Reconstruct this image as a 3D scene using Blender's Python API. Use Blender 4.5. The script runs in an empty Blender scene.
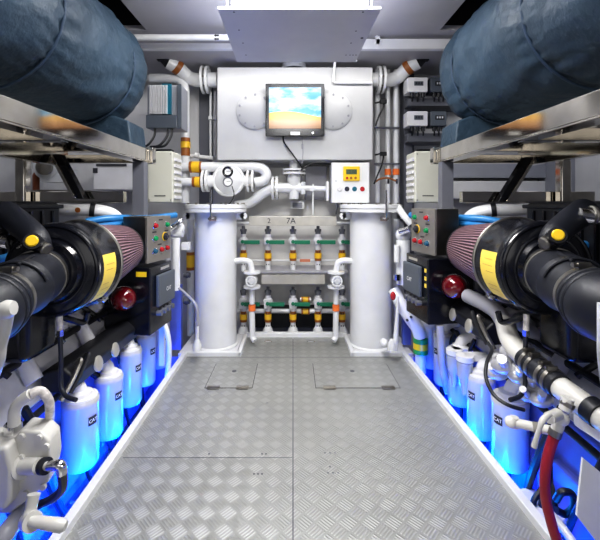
import bpy, bmesh, math, random
from mathutils import Vector, Matrix
random.seed(4)
PI = math.pi
scn = bpy.context.scene
COL = scn.collection
CAMZ, F, VX, VY = 1.05, 380.0, 293.0, 203.0

def at(px, py, Y):
    return Vector(((px - VX) * Y / F, Y, CAMZ - (py - VY) * Y / F))
def sat(s, px, py, Y, ox=0, oy=0):
    """s=-1 left side as measured; s=+1 the same thing on the other side of the aisle"""
    if s > 0: px = 2 * VX - px
    return at(px + (ox if s > 0 else 0), py + (oy if s > 0 else 0), Y)
def V(*a): return Vector(a)

# ------------------------------------------------------------------ materials
MATS = {}
def mat(name, col, rough=.5, metal=0., noise=.06, nscale=8., bump=0., bscale=40., emit=None, es=0., coat=0., trans=0., alpha=1.):
    m = bpy.data.materials.new(name); m.use_nodes = True
    nt = m.node_tree; N = nt.nodes; L = nt.links
    b = N['Principled BSDF']
    b.inputs['Roughness'].default_value = rough
    b.inputs['Metallic'].default_value = metal
    b.inputs['Coat Weight'].default_value = coat
    b.inputs['Coat Roughness'].default_value = .08
    b.inputs['Transmission Weight'].default_value = trans
    b.inputs['Alpha'].default_value = alpha
    tc = N.new('ShaderNodeTexCoord')
    nz = N.new('ShaderNodeTexNoise'); nz.inputs['Scale'].default_value = nscale; nz.inputs['Detail'].default_value = 4
    L.new(tc.outputs['Object'], nz.inputs['Vector'])
    cr = N.new('ShaderNodeValToRGB')
    k0, k1 = 1 - noise, 1 + noise
    cr.color_ramp.elements[0].color = (*[min(1, c * k0) for c in col], 1)
    cr.color_ramp.elements[1].color = (*[min(1, c * k1) for c in col], 1)
    cr.color_ramp.elements[0].position = .3; cr.color_ramp.elements[1].position = .7
    L.new(nz.outputs['Fac'], cr.inputs['Fac']); L.new(cr.outputs['Color'], b.inputs['Base Color'])
    if bump:
        n2 = N.new('ShaderNodeTexNoise'); n2.inputs['Scale'].default_value = bscale; n2.inputs['Detail'].default_value = 5
        L.new(tc.outputs['Object'], n2.inputs['Vector'])
        bp = N.new('ShaderNodeBump'); bp.inputs['Strength'].default_value = bump; bp.inputs['Distance'].default_value = .01
        L.new(n2.outputs['Fac'], bp.inputs['Height']); L.new(bp.outputs['Normal'], b.inputs['Normal'])
    if emit:
        b.inputs['Emission Color'].default_value = (*emit, 1); b.inputs['Emission Strength'].default_value = es
    MATS[name] = m
    return m

white = mat('white_paint', (.74, .75, .77), .28, noise=.04, coat=.3)
nearw = mat('dimmed_white_paint', (.56, .55, .52), .35, noise=.06, coat=.2)  # white darkened in its colour where foreground light would overexpose it
whitem = mat('white_matt', (.66, .66, .69), .5, noise=.05)
tankp = mat('tank_paint', (.50, .505, .52), .38, noise=.04, bump=.08, bscale=14)
wallm = mat('bulkhead_paint', (.60, .60, .61), .5, noise=.05)
panelg = mat('grey_panel', (.27, .28, .32), .5, noise=.05)
darkg = mat('dark_grey_frame', (.12, .125, .15), .45, noise=.06)
ceilm = mat('ceiling_paint', (.36, .355, .39), .45, noise=.04)
platem = mat('tray_paint', (.50, .50, .54), .4, noise=.03)
cream = mat('cream_plastic', (.52, .52, .46), .4, noise=.03)
steel = mat('polished_steel', (.58, .55, .50), .09, 1., noise=.25, nscale=5)
bsteel = mat('brushed_steel', (.33, .315, .29), .33, 1., noise=.1, nscale=14)
chrome = mat('chrome', (.75, .75, .77), .14, 1.)
satinm = mat('stainless_plate', (.60, .58, .53), .42, .7, noise=.12, nscale=10)
black = mat('black_paint', (.005, .0055, .009), .2, noise=.1, coat=.15)
blackm = mat('black_matt', (.006, .0065, .010), .5, noise=.2)
rubber = mat('black_rubber', (.009, .0105, .017), .5, noise=.2, bump=.06, bscale=30)
darkglass = mat('dark_trim', (.03, .03, .035), .15, .6)
engine = mat('engine_casting', (.58, .58, .62), .45, noise=.22, nscale=6, bump=.35, bscale=16)
engined = mat('engine_dark_casting', (.09, .09, .11), .45, noise=.3, nscale=9, bump=.3, bscale=20)
bluefab = mat('blue_cloth', (.017, .038, .064), .6, noise=.14, nscale=3, bump=1., bscale=5.5)
bluefab.node_tree.nodes['Bump'].inputs['Distance'].default_value = .035
piping = mat('blue_piping', (.022, .045, .085), .6)
yellow = mat('yellow_plastic', (.85, .56, .02), .35)
ylab = mat('yellow_label', (.80, .60, .10), .45, noise=.05)
yband = mat('yellow_band', (.85, .52, .03), .35)
bband = mat('brown_band', (.30, .10, .02), .4)
orange = mat('orange_band', (.85, .20, .04), .4)
greenb = mat('green_band', (.02, .30, .08), .4)
green = mat('green_lever', (.01, .17, .09), .4)
gbtn = mat('green_button', (.01, .28, .10), .25)
rbtn = mat('red_button', (.42, .02, .03), .25)
bbtn = mat('blue_button', (.02, .10, .18), .25)
redglass = mat('red_lens', (.10, .003, .007), .06, coat=1., noise=.15)
redhose = mat('red_hose', (.28, .010, .025), .4, noise=.1)
bluehose = mat('blue_hose', (.03, .20, .48), .35, noise=.1)
filterm = mat('filter_paint', (.50, .50, .52), .3, noise=.03, coat=.3)
bilge = mat('bilge_lit_blue', (.12, .16, .55), .4, noise=.12)  # pale bilge with the blue lamp glow mixed into its colour
greyp = mat('grey_pipe', (.33, .33, .37), .35, noise=.1)
ecugrey = mat('grey_module', (.085, .10, .125), .35)
brown = mat('brown_bottle', (.20, .055, .02), .3)
tealm = mat('teal_strip', (.01, .13, .20), .4)
lcd = mat('lcd_glass', (.10, .14, .08), .2)
clearp = mat('frosted_plastic', (.62, .65, .70), .25, noise=.1, trans=.45)
braid = mat('braided_hose', (.55, .52, .50), .45, noise=.35, nscale=60)
lampm = mat('lamp_diffuser', (1, 1, 1), .4, emit=(.95, .97, 1), es=6.)
ledm = mat('led_lens', (.2, .5, 1), .4, emit=(.03, .30, 1), es=4.)
inkm = mat('dark_ink', (.03, .03, .04), .6)
whitet = mat('white_ink', (.85, .85, .85), .5)
paper = mat('white_board', (.78, .78, .78), .6)

def nodes(m): return m.node_tree.nodes, m.node_tree.links, m.node_tree.nodes['Principled BSDF']

def tread_material():
    m = mat('checker_plate', (.385, .39, .38), .40, .5, noise=.07, nscale=3)
    N, L, b = nodes(m)
    tc = [n for n in N if n.type == 'TEX_COORD'][0]
    def mth(op, a, b2=None, c=None):
        n = N.new('ShaderNodeMath'); n.operation = op
        for i, v in enumerate((a, b2, c)):
            if v is None: continue
            if isinstance(v, (int, float)): n.inputs[i].default_value = v
            else: L.new(v, n.inputs[i])
        return n.outputs[0]
    sp = N.new('ShaderNodeSeparateXYZ'); L.new(tc.outputs['Object'], sp.inputs[0])
    C = .052
    x, y = mth('DIVIDE', sp.outputs[0], C), mth('DIVIDE', sp.outputs[1], C)
    # lattice turned 45 degrees, alternate cells carry bars that run the other way
    u = mth('MULTIPLY', mth('ADD', x, y), .7071); v = mth('MULTIPLY', mth('SUBTRACT', x, y), .7071)
    par = mth('MODULO', mth('ABSOLUTE', mth('ADD', mth('FLOOR', u), mth('FLOOR', v))), 2.)
    fu, fv = mth('FRACT', u), mth('FRACT', v)
    def bars(a, c):
        s = mth('MULTIPLY', mth('ADD', mth('SINE', mth('MULTIPLY', a, 2 * PI * 5)), 1.), .5)
        e = mth('SUBTRACT', .5, mth('ABSOLUTE', mth('SUBTRACT', c, .5)))
        e2 = mth('SUBTRACT', .5, mth('ABSOLUTE', mth('SUBTRACT', a, .5)))
        k = mth('MINIMUM', mth('MULTIPLY', mth('SUBTRACT', e, .06), 14.), 1.)
        k2 = mth('MINIMUM', mth('MULTIPLY', mth('SUBTRACT', e2, .02), 14.), 1.)
        return mth('MULTIPLY', mth('POWER', s, 1.6), mth('MAXIMUM', mth('MULTIPLY', k, k2), 0.))
    h1, h2 = bars(fu, fv), bars(fv, fu)
    mix = N.new('ShaderNodeMix'); mix.data_type = 'FLOAT'
    L.new(par, mix.inputs[0]); L.new(h1, mix.inputs[2]); L.new(h2, mix.inputs[3])
    h = mix.outputs[0]
    bp = N.new('ShaderNodeBump'); bp.inputs['Strength'].default_value = .3; bp.inputs['Distance'].default_value = .004
    L.new(h, bp.inputs['Height']); L.new(bp.outputs['Normal'], b.inputs['Normal'])
    cr = [n for n in N if n.type == 'VALTORGB'][0]
    mc = N.new('ShaderNodeMix'); mc.data_type = 'RGBA'
    # slight wear on all bars; a glint painted into those of one direction
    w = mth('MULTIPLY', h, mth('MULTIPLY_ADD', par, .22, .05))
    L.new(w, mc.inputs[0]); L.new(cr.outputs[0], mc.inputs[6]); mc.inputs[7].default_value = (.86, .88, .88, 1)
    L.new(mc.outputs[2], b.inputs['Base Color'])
    return m
tread = tread_material()

def pleat_material():
    m = mat('pleated_filter', (.17, .07, .10), .6, noise=.15)
    N, L, b = nodes(m)
    tc = [n for n in N if n.type == 'TEX_COORD'][0]
    sp = N.new('ShaderNodeSeparateXYZ'); L.new(tc.outputs['Generated'], sp.inputs[0])
    def mth(op, a, c=0.):
        n = N.new('ShaderNodeMath'); n.operation = op
        for i, v in enumerate((a, c)):
            if isinstance(v, (int, float)): n.inputs[i].default_value = v
            else: L.new(v, n.inputs[i])
        return n.outputs[0]
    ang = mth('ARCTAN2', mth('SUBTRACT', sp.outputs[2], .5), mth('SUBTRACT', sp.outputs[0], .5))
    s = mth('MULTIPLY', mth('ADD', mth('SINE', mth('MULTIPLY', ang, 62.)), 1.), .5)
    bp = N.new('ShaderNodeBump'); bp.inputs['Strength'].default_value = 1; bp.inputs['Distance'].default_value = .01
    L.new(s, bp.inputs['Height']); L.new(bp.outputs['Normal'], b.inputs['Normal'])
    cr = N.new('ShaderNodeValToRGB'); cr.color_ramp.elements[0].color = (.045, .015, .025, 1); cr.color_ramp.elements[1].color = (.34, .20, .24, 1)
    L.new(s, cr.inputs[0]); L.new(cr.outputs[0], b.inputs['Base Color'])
    return m
pleat = pleat_material()

def screen_material():
    m = bpy.data.materials.new('screen_picture'); m.use_nodes = True
    N, L, b = nodes(m)
    b.inputs['Base Color'].default_value = (.02, .02, .02, 1); b.inputs['Roughness'].default_value = .2
    tc = N.new('ShaderNodeTexCoord'); sp = N.new('ShaderNodeSeparateXYZ'); L.new(tc.outputs['Generated'], sp.inputs[0])
    def mth(op, a, c=0.):
        n = N.new('ShaderNodeMath'); n.operation = op
        for i, v in enumerate((a, c)):
            if isinstance(v, (int, float)): n.inputs[i].default_value = v
            else: L.new(v, n.inputs[i])
        return n.outputs[0]
    hill = mth('MULTIPLY_ADD' if False else 'ADD', mth('MULTIPLY', mth('SINE', mth('ADD', mth('MULTIPLY', sp.outputs[0], 3.2), .6)), .09), .33)
    ground = mth('LESS_THAN', sp.outputs[2], hill)
    nz = N.new('ShaderNodeTexNoise'); nz.inputs['Scale'].default_value = 2.1; nz.inputs['Detail'].default_value = 5
    mp = N.new('ShaderNodeMapping'); mp.inputs['Scale'].default_value = (1, 1, 1.9); L.new(tc.outputs['Generated'], mp.inputs[0]); L.new(mp.outputs[0], nz.inputs['Vector'])
    sky = N.new('ShaderNodeValToRGB'); sky.color_ramp.elements[0].position = .42; sky.color_ramp.elements[0].color = (.12, .48, .82, 1)
    sky.color_ramp.elements[1].position = .58; sky.color_ramp.elements[1].color = (.85, .95, 1, 1); L.new(nz.outputs[0], sky.inputs[0])
    gr = N.new('ShaderNodeValToRGB'); e = gr.color_ramp.elements
    e[0].position = 0; e[0].color = (.30, .13, .05, 1); e[1].position = .42; e[1].color = (.90, .62, .16, 1)
    k = e.new(.17); k.color = (.62, .36, .18, 1); k = e.new(.24); k.color = (.90, .50, .12, 1)
    L.new(sp.outputs[2], gr.inputs[0])
    mx = N.new('ShaderNodeMix'); mx.data_type = 'RGBA'; L.new(ground, mx.inputs[0]); L.new(sky.outputs[0], mx.inputs[6]); L.new(gr.outputs[0], mx.inputs[7])
    L.new(mx.outputs[2], b.inputs['Emission Color']); b.inputs['Emission Strength'].default_value = 1.25
    return m
screenm = screen_material()

# ------------------------------------------------------------------ mesh builder
def basis(d):
    d = d.normalized()
    a = V(0, 0, 1) if abs(d.z) < .9 else V(0, 1, 0)
    u = d.cross(a).normalized()
    return u, d.cross(u).normalized(), d
def catmull(pts, n):
    out = []
    P = [pts[0] * 2 - pts[1]] + list(pts) + [pts[-1] * 2 - pts[-2]]
    for i in range(1, len(P) - 2):
        p0, p1, p2, p3 = P[i - 1:i + 3]
        for k in range(n):
            t = k / n
            out.append(.5 * ((2 * p1) + (p2 - p0) * t + (2 * p0 - 5 * p1 + 4 * p2 - p3) * t * t + (3 * p1 - p0 - 3 * p2 + p3) * t ** 3))
    out.append(pts[-1].copy())
    return out
class MB:
    def __init__(s): s.bm = bmesh.new()
    def box(s, c, size, rz=0., rot=None):
        M = Matrix.Translation(c) @ ((rot if rot is not None else Matrix.Rotation(rz, 4, 'Z'))) @ Matrix.Diagonal((size[0], size[1], size[2], 1))
        bmesh.ops.create_cube(s.bm, size=1., matrix=M); return s
    def bx(s, x0, x1, y0, y1, z0, z1):
        return s.box(V((x0 + x1) / 2, (y0 + y1) / 2, (z0 + z1) / 2), (abs(x1 - x0), abs(y1 - y0), abs(z1 - z0)))
    def prism(s, poly, ext):
        a = [s.bm.verts.new(p) for p in poly]; b = [s.bm.verts.new(Vector(p) + ext) for p in poly]
        s.bm.faces.new(a); s.bm.faces.new(list(reversed(b)))
        n = len(a)
        for i in range(n): s.bm.faces.new((a[i], b[i], b[(i + 1) % n], a[(i + 1) % n]))
        return s
    def rings(s, R, cap=True, closed=False):
        vs = [[s.bm.verts.new(p) for p in r] for r in R]
        n = len(vs[0])
        for i in range(len(vs) - 1 + (1 if closed else 0)):
            A, B = vs[i], vs[(i + 1) % len(vs)]
            for k in range(n): s.bm.faces.new((A[k], A[(k + 1) % n], B[(k + 1) % n], B[k]))
        if cap and not closed:
            s.bm.faces.new(list(reversed(vs[0]))); s.bm.faces.new(vs[-1])
        return s
    def lathe(s, p, d, prof, seg=24, cap=True):
        u, v, w = basis(Vector(d))
        R = [[Vector(p) + w * h + (u * math.cos(a) + v * math.sin(a)) * max(r, 1e-4) for a in [2 * PI * k / seg for k in range(seg)]] for r, h in prof]
        return s.rings(R, cap)
    def cyl(s, p0, p1, r0, r1=None, seg=20):
        d = Vector(p1) - Vector(p0)
        return s.lathe(p0, d, [(r0, 0), (r0 if r1 is None else r1, d.length)], seg)
    def tube(s, pts, r, seg=12, n=6):
        pts = [Vector(p) for p in pts]
        rr = r if isinstance(r, (list, tuple)) else [r] * len(pts)
        P = catmull(pts, n) if n > 1 else pts
        m = len(P); R = []
        u = None
        for i, p in enumerate(P):
            t = (P[min(i + 1, m - 1)] - P[max(i - 1, 0)]).normalized()
            if u is None: u = basis(t)[0]
            u = (u - t * u.dot(t)).normalized(); v = t.cross(u)
            f = i / max(1, m - 1) * (len(rr) - 1); k = min(int(f), len(rr) - 2) if len(rr) > 1 else 0
            q = rr[k] + (rr[k + 1] - rr[k]) * (f - k) if len(rr) > 1 else rr[0]
            R.append([p + (u * math.cos(a) + v * math.sin(a)) * q for a in [2 * PI * j / seg for j in range(seg)]])
        return s.rings(R)
    def torus(s, c, d, R, r, seg=32, ms=8):
        u, v, w = basis(Vector(d)); RR = []
        for k in range(seg):
            a = 2 * PI * k / seg; e = u * math.cos(a) + v * math.sin(a)
            RR.append([Vector(c) + e * (R + r * math.cos(b)) + w * r * math.sin(b) for b in [2 * PI * j / ms for j in range(ms)]])
        return s.rings(RR, closed=True)
    def sph(s, c, r, sc=(1, 1, 1)):
        bmesh.ops.create_uvsphere(s.bm, u_segments=20, v_segments=12, radius=r, matrix=Matrix.Translation(c) @ Matrix.Diagonal((*sc, 1))); return s
    def bolts(s, c, d, R, n, r=.006, h=.008, a0=0.):
        u, v, w = basis(Vector(d))
        for k in range(n):
            a = a0 + 2 * PI * k / n; p = Vector(c) + (u * math.cos(a) + v * math.sin(a)) * R
            s.cyl(p, p + w * h, r, seg=6)
        return s

ORG = {}
ONE_EACH = {'brown_band', 'flow_mark', 'bracket', 'branch_pipe', 'clamp_nut', 'connector', 'switch', 'standoff', 'silver_cap', 'union_nut', 'side_vent', 'valve_body', 'cable', 'stub', 'casing_bolt', 'key'}
def pieces(bm):
    """islands of a mesh, those that touch taken together"""
    bm.verts.ensure_lookup_table(); bm.verts.index_update()
    comp = {}; boxes = []
    for v in bm.verts:
        if v.index in comp: continue
        k = len(boxes); st = [v]; comp[v.index] = k; lo = v.co.copy(); hi = v.co.copy()
        while st:
            x = st.pop()
            for i in range(3): lo[i] = min(lo[i], x.co[i]); hi[i] = max(hi[i], x.co[i])
            for e in x.link_edges:
                w = e.other_vert(x)
                if w.index not in comp: comp[w.index] = k; st.append(w)
        boxes.append((lo, hi))
    par = list(range(len(boxes)))
    def f(a):
        while par[a] != a: a = par[a]
        return a
    for i in range(len(boxes)):
        for j in range(i):
            if all(boxes[i][0][k] - .002 <= boxes[j][1][k] and boxes[j][0][k] - .002 <= boxes[i][1][k] for k in range(3)): par[f(i)] = f(j)
    return {v: f(k) for v, k in comp.items()}
def build(mb, name, m, parent=None, bevel=0., origin=None, ang=35):
    if name in ONE_EACH and parent is not None:
        pc = pieces(mb.bm); ids = sorted(set(pc.values()))
        if len(ids) > 1:
            r = None
            for q in ids:
                sub = MB(); sub.bm.free(); sub.bm = mb.bm.copy()
                sub.bm.verts.ensure_lookup_table()
                bmesh.ops.delete(sub.bm, geom=[v for v in sub.bm.verts if pc[v.index] != q], context='VERTS')
                o = build_one(sub, name, m, parent, bevel, origin, ang); r = r or o
            mb.bm.free(); return r
    return build_one(mb, name, m, parent, bevel, origin, ang)
def build_one(mb, name, m, parent=None, bevel=0., origin=None, ang=35):
    o0 = ORG[parent.name] if parent is not None else (Vector(origin) if origin is not None else V(0, 0, 0))
    bm = mb.bm
    bmesh.ops.recalc_face_normals(bm, faces=bm.faces)
    bmesh.ops.translate(bm, verts=bm.verts, vec=-o0)
    me = bpy.data.meshes.new(name); bm.to_mesh(me); bm.free()
    for p in me.polygons: p.use_smooth = True
    me.set_sharp_from_angle(angle=math.radians(ang))
    me.materials.append(m)
    o = bpy.data.objects.new(name, me); COL.objects.link(o)
    if parent is not None: o.parent = parent
    else: o.location = o0
    ORG[o.name] = o0
    if bevel:
        b = o.modifiers.new('edge', 'BEVEL'); b.width = bevel; b.segments = 2; b.limit_method = 'ANGLE'; b.angle_limit = math.radians(40)
        b.harden_normals = True
    return o
def tag(o, label, cat, group=None, kind=None):
    o['label'] = label; o['category'] = cat
    if group: o['group'] = group
    if kind: o['kind'] = kind
    return o
def thing(name, label, cat, loc, group=None):
    o = bpy.data.objects.new(name, None); COL.objects.link(o); o.location = Vector(loc); o.empty_display_size = .05
    ORG[o.name] = Vector(loc)
    return tag(o, label, cat, group)
def base(mb):
    xs = [v.co.x for v in mb.bm.verts]; ys = [v.co.y for v in mb.bm.verts]; zs = [v.co.z for v in mb.bm.verts]
    return V((min(xs) + max(xs)) / 2, (min(ys) + max(ys)) / 2, min(zs))
def solo(mb, name, m, label, cat, group=None, bevel=0., ang=35):
    return tag(build(mb, name, m, bevel=bevel, origin=base(mb), ang=ang), label, cat, group)
def struct(mb, name, m, bevel=0., parent=None):
    o = build(mb, name, m, parent=parent, bevel=bevel)
    if parent is None: o['kind'] = 'structure'
    return o
def copy_tree(o, loc, label, group=None, parent=None):
    c = o.copy(); COL.objects.link(c)
    if parent is None: c.location = Vector(loc); c['label'] = label
    else: c.parent = parent
    ORG[c.name] = Vector(loc)
    for ch in [k for k in bpy.data.objects if k.parent == o]: copy_tree(ch, loc, None, None, c)
    return c
def text(body, size, p, xd, yd, m, parent, name='lettering', depth=.0006):
    cu = bpy.data.curves.new('t', 'FONT'); cu.body = body; cu.size = size; cu.extrude = depth; cu.align_x = 'CENTER'; cu.align_y = 'CENTER'
    o = bpy.data.objects.new('t', cu); COL.objects.link(o)
    dg = bpy.context.evaluated_depsgraph_get()
    me = bpy.data.meshes.new_from_object(o.evaluated_get(dg)); bpy.data.objects.remove(o)
    xd = Vector(xd).normalized(); yd = Vector(yd); yd = (yd - xd * yd.dot(xd)).normalized(); zd = xd.cross(yd)
    M = Matrix((xd, yd, zd)).transposed().to_4x4(); M.translation = Vector(p) - ORG[parent.name]
    me.transform(M); me.materials.clear(); me.materials.append(m)
    r = bpy.data.objects.new(name, me); COL.objects.link(r); r.parent = parent; ORG[r.name] = ORG[parent.name]
    return r
SD = {-1: 'port', 1: 'starboard'}
def LR(s): return 'left' if s < 0 else 'right'

# ------------------------------------------------------------------ the setting
YB = 3.35; ZC = 2.18; ZB = -.50
m = MB().bx(-2.2, 2.2, YB, YB + .05, ZB, 2.5); struct(m, 'wall_back', wallm)
m = MB().bx(-2.25, -2.2, -1.2, YB, ZB, 2.5); struct(m, 'wall_left', wallm)
m = MB().bx(2.2, 2.25, -1.2, YB, ZB, 2.5); struct(m, 'wall_right', wallm)
m = MB().bx(-.96, .96, -1.2, 2.48, ZC, ZC + .03).bx(-2.2, 2.2, 2.48, YB, ZC, ZC + .03); struct(m, 'ceiling', ceilm)
m = MB().bx(-2.2, -.96, -1.2, 2.48, 2.42, 2.45).bx(.96, 2.2, -1.2, 2.48, 2.42, 2.45).bx(-.97, -.96, -1.2, 2.48, ZC + .03, 2.42).bx(.96, .97, -1.2, 2.48, ZC + .03, 2.42).bx(-2.2, 2.2, 2.48, 2.49, ZC + .03, 2.42)
struct(m, 'ceiling_recess', blackm)
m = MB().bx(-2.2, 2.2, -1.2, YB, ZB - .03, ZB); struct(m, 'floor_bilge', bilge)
m = MB().bx(-2.19, 2.19, 2.74, 2.76, ZB, -.06); struct(m, 'trim_9', bilge)  # panel added to block blue light spilling towards the columns

# walkway plates, with the real edge points measured on the floor plane
L0, L1 = -.712, -.725          # left edge near, at pillars
R0, R1 = .785, .745
NY, BY, PY = -1.0, 2.97, 2.60  # near end, back end, where the plate narrows between the pillars
NXL, NXR = -.355, .395
def ex(s, y):
    a, b = (L0, L1) if s < 0 else (R0, R1)
    return a + (b - a) * (y - 1.18) / (PY - 1.18)
g = .0022
def half(s):
    sg = s
    yv = 1.86 if s < 0 else 1.86
    pts = [V(sg * g, NY, 0), V(ex(s, NY), NY, 0), V(ex(s, PY), PY, 0), V(NXL if s < 0 else NXR, PY, 0), V(NXL if s < 0 else NXR, BY, 0), V(sg * g, BY, 0)]
    return pts
m = MB()
for s in (-1, 1): m.prism(half(s), V(0, 0, -.012))
struct(m, 'floor', tread)
m = MB().bx(-.70, .74, NY, PY - .02, -.05, -.013).bx(NXL, NXR, PY - .02, BY, -.05, -.013); struct(m, 'floor_support', darkg)
m = MB()
for y in (2.585,): m.bx(-.72, .74, y, y + .003, 0, .0008)
m.bx(-.70, -.003, 1.565, 1.568, 0, .0008)
struct(m, 'trim_1', darkg)
CW, CH = .034, .028
n = 2
for s in (-1, 1):
    nx = NXL if s < 0 else NXR
    m = MB()
    a, b = V(ex(s, NY), NY, -.02), V(ex(s, PY), PY, -.02)
    m.prism([a, b, b + V(s * CW, CW * .9, 0), a + V(s * CW, 0, 0)], V(0, 0, CH + .02))
    m.prism([V(ex(s, PY), PY, -.02), V(nx, PY, -.02), V(nx + s * CW * .9, PY + CW, -.02), V(ex(s, PY) + s * CW, PY + CW, -.02)], V(0, 0, CH + .02))
    m.bx(nx, nx + s * CW * .8, PY, BY, -.02, CH)
    # upstand below the walkway edge, lit blue from the bilge
    struct(m, 'trim_%d' % n, white, bevel=.004); n += 1
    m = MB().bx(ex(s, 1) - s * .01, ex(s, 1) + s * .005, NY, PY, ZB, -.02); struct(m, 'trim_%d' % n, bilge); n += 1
m = MB().bx(NXL - .02, NXR + .02, BY, BY + .035, -.01, .035); struct(m, 'trim_%d' % n, white, bevel=.004); n += 1
# screw heads on the plates
m = MB()
for px, py in ((209, 454), (258, 474), (262, 454), (266, 454), (254, 474), (325, 453), (330, 453), (335, 453), (328, 473), (333, 473), (338, 473), (267, 403), (323, 403), (330, 467), (262, 474)):
    Y = F * CAMZ / (py - VY); p = at(px, py, Y); m.cyl(V(p.x, p.y, 0), V(p.x, p.y, .001), .004, seg=10)
o = build(m, 'plate_screws', darkg, origin=(0, 1.6, 0)); o['kind'] = 'structure'

def fl(px, py):
    Y = F * CAMZ / (py - VY); return at(px, py, Y)
for s, x0, x1, lab in ((-1, 205, 252, 'aluminium tread plate floor hatch let in before the left white column'), (1, 316, 400, 'wider aluminium tread plate floor hatch let in before the right white column')):
    A, B = fl(x0, 388), fl(x1, 388); y1 = fl(0, 364).y
    t = thing('floor_hatch', lab, 'hatch', ((A.x + B.x) / 2, (A.y + y1) / 2, 0))
    m = MB().bx(A.x, B.x, A.y, y1, .0004, .0022); build(m, 'hatch_plate', tread, t)
    m = MB()
    e = .003
    m.bx(A.x - e, A.x, A.y, y1, .0003, .0012).bx(B.x, B.x + e, A.y, y1, .0003, .0012).bx(A.x - e, B.x + e, A.y - e, A.y, .0003, .0012).bx(A.x - e, B.x + e, y1, y1 + e, .0003, .0012)
    build(m, 'edge_gap', inkm, t)
    c = (A.x + B.x) / 2; m = MB().cyl(V(c, (A.y + y1) / 2 + .05, .002), V(c, (A.y + y1) / 2 + .05, .004), .014); build(m, 'finger_pull', darkg, t)
    for fx in ((.18, .80) if s < 0 else (.16, .86)):
        hx = A.x + (B.x - A.x) * fx; m = MB().bx(hx - .035, hx + .035, A.y - .02, A.y + .02, .0024, .0045).cyl(V(hx - .035, A.y, .005), V(hx + .035, A.y, .005), .005, seg=8)
        for q in (-1, 1): m.cyl(V(hx + q * .022, A.y - .012, .0045), V(hx + q * .022, A.y - .012, .006), .004, seg=8)
        build(m, 'hinge', bsteel, t)
for px, nm in ((268, 'left'), (311, 'right')):
    p = fl(px, 342.5); m = MB().bx(p.x - .03, p.x + .03, 2.87, 2.885, .0005, .003); m.bx(p.x - .02, p.x + .02, 2.873, 2.882, .003, .006)
    solo(m, 'flush_latch', chrome, 'small bright flush latch in the far tread plate, the %s of two' % nm, 'latch', 'flush latches in the far plate')

# bulkhead framing behind the tank
m = MB()
for x0, x1 in ((200, 213), (404, 413)):
    a, b = at(x0, 0, YB), at(x1, 0, YB); m.bx(a.x, b.x, YB - .03, YB, 0, ZC)
a, b = at(236, 0, YB), at(352, 0, YB)
struct(m, 'wall_frame', darkg)
m = MB()
for y0, y1 in ((101, 108), (135, 143)):
    a, b = at(405, y0, 3.2), at(470, y1, 3.2); m.bx(a.x, b.x, 3.12, 3.35, b.z, a.z)
a, b = at(405, 0, 3.2), at(413, 0, 3.2)
m.bx(a.x, b.x, 3.22, 3.35, .9, ZC)
solo(m, 'equipment_shelf', darkg, 'dark grey two-tier steel shelf carrying the battery chargers at right', 'shelf')

# ------------------------------------------------------------------ header tank
t = thing('header_tank', 'large white painted steel tank across the bulkhead behind the monitor', 'tank', (.01, 3.15, 1.38))
TY = 3.0
a, b = at(217, 160, TY), at(373, 67, TY)
m = MB().bx(a.x, b.x, TY, YB - .001, a.z, b.z); build(m, 'tank_body', tankp, t, bevel=.008)
for cx in (255, 333):
    c = at(cx, 111, TY); m = MB().lathe(c, V(0, -1, 0), [(.148, 0), (.148, .010), (.142, .014)], 40); pl = build(m, 'inspection_cover', tankp, t)
    m = MB().bolts(c + V(0, -.012, 0), V(0, -1, 0), .125, 10, .009, .008, .3); build(m, 'cover_bolts', greyp, pl)
m = MB().cyl(V(at(294,60,3.1).x, 3.1, 2.176), at(294, 70, 3.1), .1, seg=30); build(m, 'top_collar', panelg, t)

# monitor on the tank
MY = 2.93
a, b = at(265.5, 136, MY), at(324.5, 83.5, MY)
t = thing('monitor', 'black framed flat monitor showing a sky and golden hills', 'monitor', ((a.x + b.x) / 2, MY, a.z))
m = MB().bx(a.x, b.x, MY, MY + .03, a.z, b.z); build(m, 'bezel', black, t, bevel=.004)
m = MB().bx(a.x + .05, b.x - .05, MY + .03, 2.999, a.z + .05, b.z - .05); build(m, 'wall_bracket', darkg, t)
c, d = at(269, 128.5, MY), at(321, 87.5, MY)
m = MB().bx(c.x, d.x, MY - .002, MY + .001, c.z, d.z); build(m, 'screen', screenm, t)
c, d = at(290.5, 135, MY), at(300, 131.8, MY)
m = MB().bx(c.x, d.x, MY - .003, MY, c.z, d.z); build(m, 'badge', whitet, t)
c = at(313, 133, MY); m = MB().cyl(c, c + V(0, -.004, 0), .008); build(m, 'power_button', chrome, t)
m = MB().tube([at(283, 134, 2.97), at(284, 142, 2.97), at(291, 152, 2.96), at(299, 163, 2.95), at(302, 168, 3.0)], .006, 8); solo(m, 'monitor_cable', blackm, 'black cable hanging in a curve from the bottom of the monitor', 'cable')
m = MB().tube([at(302, 136, 2.97), at(303, 150, 2.97), at(302, 164, 2.97)], .0035, 6).cyl(at(302.5, 144, 2.97), at(302.5, 149, 2.97), .008, seg=8)
solo(m, 'thin_conduit', greyp, 'thin grey lead dropping straight down from the monitor badge', 'cable')
m = MB().tube([at(335, 62, 2.96), at(333, 82, 2.98), at(334, 82.5, 2.98), at(372, 83, 2.98)], .010, 8, n=1)
solo(m, 'tank_breather_pipe', white, 'thin white pipe coming down and along the tank top at right of the monitor', 'pipe')

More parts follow.
